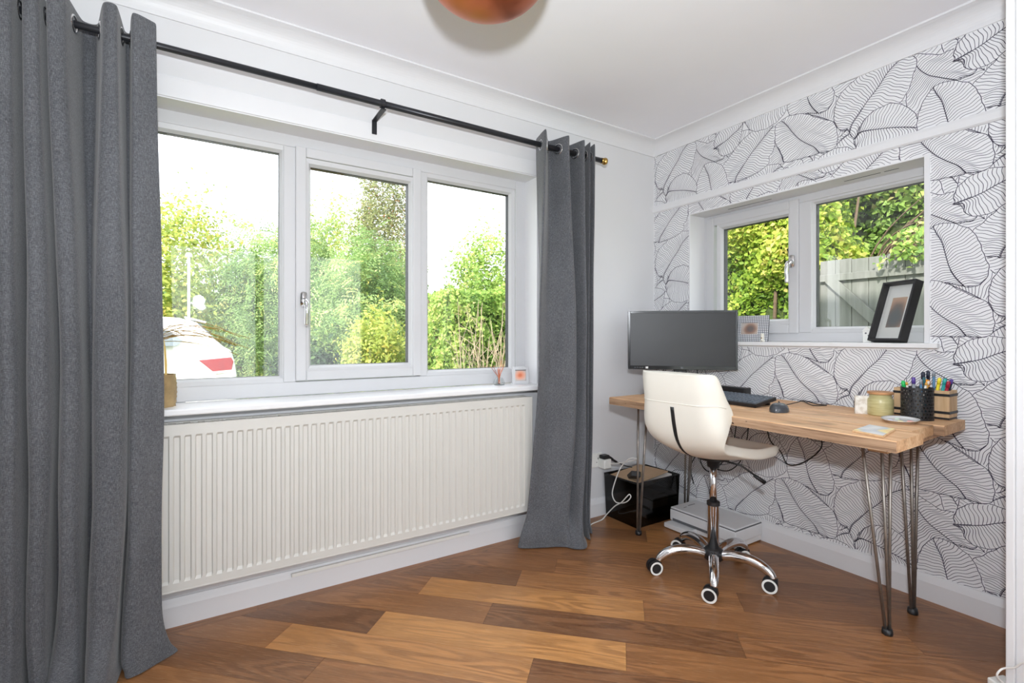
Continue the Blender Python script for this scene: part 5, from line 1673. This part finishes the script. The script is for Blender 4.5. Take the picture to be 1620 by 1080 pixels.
def tree(name, label, c, rad, n, size, mtl, seed, group, clumps=60, cl=0.22, asp=0.5, inner=0.35, cat='tree'):
    rs = np.random.default_rng(seed)
    root = thing(name, (c[0], c[1], GZ), label, cat, group)
    p, nn, tone = blob_points(c, rad, n, rs, clumps, cl, inner)
    ok = p[:, 2] > GZ + 0.02
    leaf_mesh('foliage', p[ok], nn[ok], size, mtl, root, rs, asp, tone[ok])
    trunk(root, c, max(0.4, c[2] - GZ), rad, 0.03 + 0.02 * max(rad), rs)
    return root
def pinnate(name, label, c, rad, n, mtl, seed, group):
    """tree with feathery compound leaves: leaflets in pairs along a rib"""
    rs = np.random.default_rng(seed)
    root = thing(name, (c[0], c[1], GZ), label, 'tree', group)
    p, nn, tone = blob_points(c, rad, n, rs, 90, 0.20, 0.3)
    d = rs.normal(size=(n, 3)); d[:, 2] -= 0.5
    d -= nn * (d * nn).sum(1)[:, None]
    d /= np.linalg.norm(d, axis=1)[:, None]
    s = np.cross(nn, d)
    P, N, T_ = [], [], []
    L = rs.uniform(0.16, 0.30, n)[:, None]
    for k in range(6):
        t = (k + 0.5) / 6
        for sg in (-1, 1):
            P.append(p + d * L * (t - 0.3) + s * sg * 0.028 - np.array([0, 0, 1]) * (t * t * 0.06))
            N.append(nn + s * sg * 0.15); T_.append(tone)
    P, N, T_ = np.vstack(P), np.vstack(N), np.concatenate(T_)
    N /= np.linalg.norm(N, axis=1)[:, None]
    ok = P[:, 2] > GZ + 0.02
    leaf_mesh('foliage', P[ok], N[ok], 0.055, mtl, root, rs, 0.36, np.clip(T_[ok] + rs.normal(size=ok.sum()) * 0.06, 0, 1))
    trunk(root, c, max(0.5, c[2] - GZ), rad, 0.05, rs, 8)
    return root
def hedge(name, label, x0, x1, y0, y1, z1, n, size, mtl, seed, group, asp=0.55, rough=0.10, faces=(0, 1, 2, 3, 4)):
    """clipped hedge: leaves scattered over the faces of a box, thinning inwards, with stems inside"""
    rs = np.random.default_rng(seed)
    root = thing(name, ((x0 + x1) / 2, (y0 + y1) / 2, GZ), label, 'hedge', group)
    ar = [(y1 - y0) * (z1 - GZ), (y1 - y0) * (z1 - GZ), (x1 - x0) * (z1 - GZ), (x1 - x0) * (z1 - GZ), (x1 - x0) * (y1 - y0)]
    w = np.array([a if i in faces else 0 for i, a in enumerate(ar)]); w /= w.sum()
    f = rs.choice(5, n, p=w)
    u, v = rs.uniform(size=n), rs.uniform(size=n)
    dep = np.abs(rs.normal(size=n)) * rough
    X = np.where(f == 0, x0 + dep, np.where(f == 1, x1 - dep, x0 + (x1 - x0) * u))
    Y = np.where(f < 2, y0 + (y1 - y0) * u, np.where(f == 2, y0 + dep, np.where(f == 3, y1 - dep, y0 + (y1 - y0) * v)))
    Z = np.where(f == 4, z1 - dep, GZ + (z1 - GZ) * v)
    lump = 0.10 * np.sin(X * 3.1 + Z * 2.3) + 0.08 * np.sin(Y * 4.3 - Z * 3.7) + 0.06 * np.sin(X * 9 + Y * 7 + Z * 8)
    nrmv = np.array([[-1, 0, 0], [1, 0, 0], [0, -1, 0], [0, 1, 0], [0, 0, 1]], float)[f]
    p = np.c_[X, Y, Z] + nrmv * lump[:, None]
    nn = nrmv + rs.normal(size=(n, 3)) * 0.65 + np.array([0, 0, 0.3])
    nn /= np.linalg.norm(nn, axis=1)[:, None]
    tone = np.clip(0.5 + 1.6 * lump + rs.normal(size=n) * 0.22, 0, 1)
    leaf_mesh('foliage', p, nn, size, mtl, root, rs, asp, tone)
    m = MB()
    for i in range(int((x1 - x0 + y1 - y0) / 0.35) + 3):
        bx, by = rs.uniform(x0 + 0.15, x1 - 0.15), rs.uniform(y0 + 0.15, y1 - 0.15)
        m.tube([(bx, by, GZ), (bx + rs.normal() * 0.1, by + rs.normal() * 0.1, (GZ + z1) / 2), (bx + rs.normal() * 0.25, by + rs.normal() * 0.2, z1 - 0.1)], [0.03, 0.02, 0.008], 6)
    m.build('stems', 'bark', root, smooth=True)
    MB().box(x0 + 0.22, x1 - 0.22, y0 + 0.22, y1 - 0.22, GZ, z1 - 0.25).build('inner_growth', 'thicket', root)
    return root

gt = 'trees beyond the long window'
pinnate('ash_tree', 'feathery green tree behind the white car', (-1.15, 7.6, 1.5), (1.35, 0.9, 1.9), 7500, 'lf_ash', 31, gt)
pinnate('ash_tree', 'feathery green tree filling the middle light of the long window', (-0.45, 5.2, 1.05), (1.05, 0.75, 1.45), 5200, 'lf_ash', 32, gt)
tree('yellowing_shrub', 'yellow green shrub beside the white post', (-2.95, 8.0, 1.75), (1.2, 0.8, 2.0), 11000, 0.085, 'lf_yel', 33, gt, 70, 0.2, 0.55)
tree('broadleaf_tree', 'pale green slender tree in the middle of the garden', (-0.1, 9.0, 2.1), (0.9, 0.9, 2.0), 6500, 0.085, 'lf_yel', 34, gt, 60, 0.2, 0.5, 0.3)
tree('conifer', 'tall conifer with brown tinged sprays', (0.80, 8.1, 2.2), (0.80, 0.75, 3.0), 30000, 0.075, 'lf_con', 35, gt, 120, 0.14, 0.35, 0.4)
tree('broadleaf_tree', 'round green tree behind the clipped hedge', (2.75, 6.8, 1.85), (1.0, 0.9, 1.65), 12000, 0.08, 'lf_hed', 36, gt, 70, 0.18, 0.55)
tree('yellow_shrub', 'bright yellow green shrub in front of the hedge', (-0.72, 3.75, 0.62), (0.48, 0.42, 0.95), 9000, 0.06, 'lf_yel', 37, gt, 60, 0.2, 0.5)
tree('laurel_bush', 'dark leafed bush under the feathery trees', (-1.32, 4.55, 0.25), (0.60, 0.5, 0.75), 9000, 0.075, 'lf_dark', 38, gt, 50, 0.2, 0.5, cat='bush')
hedge('clipped_hedge', 'clipped green hedge with bare twigs near the long window', -0.12, 3.2, 2.95, 3.8, 1.66, 34000, 0.055, 'lf_hed', 39, 'garden hedges', faces=(0, 2, 4))
hedge('boundary_hedge', 'long loose hedge at the far end of the garden', -9.0, 7.0, 10.2, 11.2, 2.05, 30000, 0.11, 'lf_ash', 40, 'garden hedges', faces=(2, 4))
# dead twigs in front of the clipped hedge
rs = np.random.default_rng(5)
for i, (bx, by) in enumerate(((0.02, 2.5), (0.30, 2.42), (0.52, 2.52))):
    m = MB()
    for k in range(12):
        a = rs.normal() * 0.35
        p0 = Vector((bx + rs.normal() * 0.05, by + rs.normal() * 0.05, GZ))
        z = rs.uniform(1.2, 1.75)
        p2 = p0 + Vector((a * 0.6, rs.normal() * 0.12, z))
        m.tube([p0, (p0 + p2) / 2 + Vector((rs.normal() * 0.06, 0, 0)), p2], [0.010, 0.006, 0.002], 5)
        for j in range(4):
            q = p0 + (p2 - p0) * rs.uniform(0.45, 0.9)
            m.tube([q, q + Vector((rs.normal() * 0.12, rs.normal() * 0.08, rs.uniform(0.1, 0.3)))], [0.004, 0.0012], 4)
    tw = thing('bare_shrub', (bx, by, GZ), 'leafless pale twiggy shrub in front of the clipped hedge', 'shrub', 'bare twiggy shrubs')
    m.build('twigs', 'twig', tw)

# white post
po = thing('lamp_post', (-2.70, 6.6, GZ), 'slim white post standing among the yellow shrubs', 'post')
MB().tube([(-2.70, 6.6, GZ), (-2.70, 6.6, 2.30)], 0.018, 12).build('pole', 'greyp', po, smooth=True)
MB().lathe([(0.0, 0.0), (0.045, 0.0), (0.045, 0.03), (0.03, 0.06), (0.0, 0.06)], (-2.70, 6.6, 2.30), 14).build('cap', 'white', po, smooth=True)
MB().lathe([(0.0, 0.0), (0.07, 0.0), (0.07, 0.04), (0.0, 0.04)], (-2.70, 6.6, GZ), 14).build('foot', 'white', po)

# ---------------------------------------------------------------- white car, rear end to the right
M['carpaint'] = mat('white_car_paint', S(240, 240, 240), 0.18, var=0.005, coat=0.6)
M['carglass'] = mat('dark_car_glass', S(120, 130, 136), 0.06, var=0.05)
M['lens'] = mat('red_tail_lens', S(150, 18, 22), 0.15, var=0.12, scale=30)
M['lensw'] = mat('clear_tail_lens', S(236, 226, 222), 0.15, var=0.05)
M['tyre'] = mat('black_tyre', S(28, 28, 30), 0.8, var=0.1)
CY0, CY1 = 4.72, 6.45
car = thing('car', (-4.2, (CY0 + CY1) / 2, GZ), 'white hatchback car parked with its rear beside the shrubs', 'car')
prof_car = [(-2.19, 0.20), (-2.17, 0.45), (-2.175, 0.62), (-2.20, 0.80), (-2.235, 0.925), (-2.33, 0.985), (-2.60, 1.275), (-2.78, 1.325), (-3.2, 1.35), (-3.7, 1.345), (-4.2, 1.28), (-4.75, 0.93), (-5.2, 0.86), (-5.75, 0.76), (-6.15, 0.60), (-6.3, 0.42), (-6.3, 0.15), (-6.1, 0.02), (-2.4, 0.02), (-2.24, 0.06)]
def car_y(z, s_):
    k = max(0.0, (z - 0.85) / 0.5)
    return (CY0 + 0.16 * k) if s_ == 0 else (CY1 - 0.16 * k)
rows = []
for t, ins in ((0, 0.05), (0, 0.012), (0.02, 0.0), (0.98, 0.0), (1, 0.012), (1, 0.05)):
    row = []
    cxm, czm = -4.2, 0.6
    for x, z in prof_car:
        xx = cxm + (x - cxm) * (1 - ins)
        zz = czm + (z - czm) * (1 - ins)
        a, b = car_y(z, 0), car_y(z, 1)
        if t == 0: y = a
        elif t == 1: y = b
        else: y = a + (b - a) * t + (0.03 if t < 0.5 else -0.03) * 0
        row.append((xx, y, zz))
    rows.append(row)
m = MB().grid(rows, closed_u=True)
m.add(rows[0], [tuple(range(len(prof_car)))]).add(rows[-1], [tuple(range(len(prof_car)))[::-1]])
body = m.build('body', 'carpaint', car, smooth=False, bevel=0.03, bseg=3)
# side windows and rear window
def sidewin(pts, s_):
    e = -0.006 if s_ == 0 else 0.006
    return MB().add([(x, car_y(z, s_) + e, z) for x, z in pts] + [(x, car_y(z, s_) - e, z) for x, z in pts], [tuple(range(len(pts))), tuple(range(len(pts), 2 * len(pts)))] + [(i, (i + 1) % len(pts), (i + 1) % len(pts) + len(pts), i + len(pts)) for i in range(len(pts))])
for s_ in (0, 1):
    sidewin([(-2.80, 0.99), (-2.735, 1.045), (-2.86, 1.16), (-3.10, 1.24), (-3.55, 1.255), (-3.55, 0.97)], s_).build('side_window', 'carglass', car)
    sidewin([(-3.62, 0.965), (-3.62, 1.255), (-4.05, 1.22), (-4.62, 0.93)], s_).build('side_window', 'carglass', car)
MB().add([(-2.345, CY0 + 0.2, 1.005), (-2.345, CY1 - 0.2, 1.005), (-2.58, CY1 - 0.24, 1.258), (-2.58, CY0 + 0.24, 1.258), (-2.33, CY0 + 0.2, 0.99), (-2.33, CY1 - 0.2, 0.99), (-2.563, CY1 - 0.24, 1.27), (-2.563, CY0 + 0.24, 1.27)], [(4, 5, 6, 7), (0, 4, 7, 3), (1, 2, 6, 5), (0, 1, 5, 4), (3, 7, 6, 2)]).build('rear_window', 'carglass', car)
MB().add([(-2.72, CY0 + 0.16, 1.325), (-2.72, CY1 - 0.16, 1.325), (-2.50, CY1 - 0.2, 1.262), (-2.50, CY0 + 0.2, 1.262), (-2.72, CY0 + 0.16, 1.345), (-2.72, CY1 - 0.16, 1.345), (-2.49, CY1 - 0.2, 1.285), (-2.49, CY0 + 0.2, 1.285)], [(0, 3, 2, 1), (4, 5, 6, 7), (0, 1, 5, 4), (1, 2, 6, 5), (2, 3, 7, 6), (3, 0, 4, 7)]).build('spoiler', 'carpaint', car, bevel=0.008)
for s_ in (0, 1):
    sg = 1 if s_ == 0 else -1
    yy = CY0 if s_ == 0 else CY1
    lens = [(-2.575, 0.815), (-2.235, 0.845), (-2.21, 0.79), (-2.235, 0.665), (-2.40, 0.645)]
    tl_ = MB().prism(lens, 0, 1, lambda a, b, h: (a, yy - sg * 0.010 + sg * h * 0.10, b)).build('tail_light', 'lens', car, bevel=0.006)
    MB().prism([(-2.42, 0.645), (-2.235, 0.665), (-2.23, 0.69), (-2.44, 0.675)], 0, 1, lambda a, b, h: (a, yy - sg * 0.013 + sg * h * 0.08, b)).build('reversing_lens', 'lensw', tl_)
    MB().prism([(-2.345, 0.70), (-2.325, 0.70), (-2.335, 0.835), (-2.355, 0.835)], 0, 1, lambda a, b, h: (a, yy - sg * 0.014 + sg * h * 0.08, b)).build('lens_rib', 'lens', tl_)
    for wx in (-2.95, -5.45):
        wh = MB().lathe([(0.0, -0.005), (0.20, -0.005), (0.205, 0.0), (0.30, 0.0), (0.325, 0.03), (0.325, 0.17), (0.30, 0.20), (0.0, 0.20)], (wx, yy - 0.012 if s_ == 0 else yy - 0.188, GZ + 0.325), 32, 'Y').build('wheel', 'tyre', car, smooth=False)
        yo = yy - 0.0135 if s_ == 0 else yy + 0.0025
        MB().lathe([(0.0, -0.006), (0.18, -0.006), (0.2, 0.01), (0.0, 0.01)], (wx, yo, GZ + 0.325), 20, 'Y').build('hubcap', 'greyp', wh)
MB().box(-6.1, -2.35, CY0 + 0.1, CY1 - 0.1, -0.06, 0.03).build('underbody', 'tyre', car)

# ---------------------------------------------------------------- side garden seen through the small window
def graywood():
    t = NT('weathered_grey_board')
    v = t.mapping((30, 30, 2.5))
    f = t.noise(v, 1.0, 5, 0.6)
    g = t.noise(t.mapping((2, 2, 1)), 1.5, 3)
    c = t.ramp(f, [(0.3, S(92, 94, 92)), (0.7, S(128, 130, 128))])
    c = t.mix(0.4, c, t.ramp(g, [(0.35, S(104, 110, 96)), (0.65, S(138, 137, 133))]))
    t.link(c, t.b.inputs['Base Color'])
    t.b.inputs['Roughness'].default_value = 0.85
    t.bump(f, 0.3, 0.002)
    return t.m
M['graywood'] = graywood()
GX = 2.2
gate = thing('garden_gate', (GX, -0.6, GZ), 'weathered grey board gate with rail and diagonal brace outside the small window', 'gate')
y = 0.0
i = 0
rg = random.Random(2)
while y > -1.35:
    w = 0.128
    MB().box(GX, GX + 0.02, y - w + 0.004, y, GZ + 0.04, 1.772 + rg.uniform(-0.006, 0.006)).build('board', 'graywood', gate, bevel=0.002)
    y -= w
for (za, zb_) in ((1.588, 1.650), (0.30, 0.40)):
    MB().box(GX - 0.032, GX, -1.34, -0.01, za, zb_).build('rail', 'graywood', gate, bevel=0.003)
v = Vector((0, -1.05, -1.12))
MB().obox((GX - 0.016, -0.60, 1.06), (0.0158, 0, 0), tuple(v / 2 * 0.985), tuple(Vector((0, -v.z, v.y)).normalized() * 0.042)).build('brace', 'graywood', gate, bevel=0.003)
gp_ = thing('gate_post', (GX, 0.06, GZ), 'square grey timber gate post beside the ivy', 'post')
MB().box(GX - 0.05, GX + 0.05, 0.012, 0.105, GZ, 1.70).build('post', 'graywood', gp_, bevel=0.004)
MB().add([(GX - 0.05, 0.012, 1.70), (GX + 0.05, 0.012, 1.70), (GX + 0.05, 0.105, 1.70), (GX - 0.05, 0.105, 1.70), (GX, 0.058, 1.73)], [(0, 1, 4), (1, 2, 4), (2, 3, 4), (3, 0, 4), (0, 3, 2, 1)]).build('cap', 'graywood', gp_)
hedge('ivy_hedge', 'tall bright ivy covered hedge outside the small window', 2.75, 3.9, 0.20, 2.8, 3.6, 48000, 0.065, 'lf_ivy', 51, 'side garden hedges', 0.7, 0.13, faces=(0, 2, 4))
hedge('shrub_bank', 'leafy shrub bank rising behind the grey gate', 4.0, 5.0, -3.4, 1.6, 4.2, 34000, 0.09, 'lf_hed', 52, 'side garden hedges', 0.6, 0.22, faces=(0, 4))
rs = np.random.default_rng(8)
bs = thing('climbing_branch', (3.05, -0.3, GZ), 'brown bare branches arching over the grey gate', 'branch')
m = MB()
for k in range(16):
    p0 = Vector((3.2 + rs.normal() * 0.05, 0.25 + rs.normal() * 0.1, GZ))
    p1 = Vector((3.05, 0.0 - rs.uniform(0, 0.3), rs.uniform(1.5, 1.9)))
    p2 = Vector((2.95 + rs.normal() * 0.08, -0.5 - rs.uniform(0, 0.7), rs.uniform(1.9, 2.6)))
    m.tube(crom([p0, p1, p2], 6), [0.016 - 0.0011 * q for q in range(13)], 6)
m.build('branches', 'bark', bs, smooth=True)
# leafy sprig hanging over the gate top
rs = np.random.default_rng(77)
sp_ = thing('overhanging_sprig', (2.10, -0.72, GZ), 'small leafy sprig hanging over the gate end', 'sprig')
m = MB()
pts_, nn_ = [], []
for k in range(5):
    a = crom([(2.30, -0.80 + rs.normal() * 0.05, 2.0), (2.14, -0.74 + rs.normal() * 0.06, 1.86), (2.10, -0.70 + rs.normal() * 0.07, 1.70)], 6)
    m.tube(a, 0.003, 5)
    for q in a[2:]:
        for j in range(6):
            pts_.append(np.array(q) + rs.normal(size=3) * 0.03); nn_.append(rs.normal(size=3) + np.array([-0.8, 0, 0.6]))
m.tube([(2.30, -0.80, 2.0), (3.2, -0.85, 2.05)], [0.004, 0.01], 5)
m.build('stem', 'bark', sp_)
nn_ = np.array(nn_); nn_ /= np.linalg.norm(nn_, axis=1)[:, None]
leaf_mesh('foliage', np.array(pts_), nn_, 0.05, 'lf_hed', sp_, rs, 0.6)

# ---------------------------------------------------------------- tidy up helper properties
for o in bpy.data.objects:
    if '_w' in o:
        del o['_w']
for i_, m_ in [(k, v) for k, v in list(bpy.data.materials.items()) if v.users == 0]:
    bpy.data.materials.remove(m_)
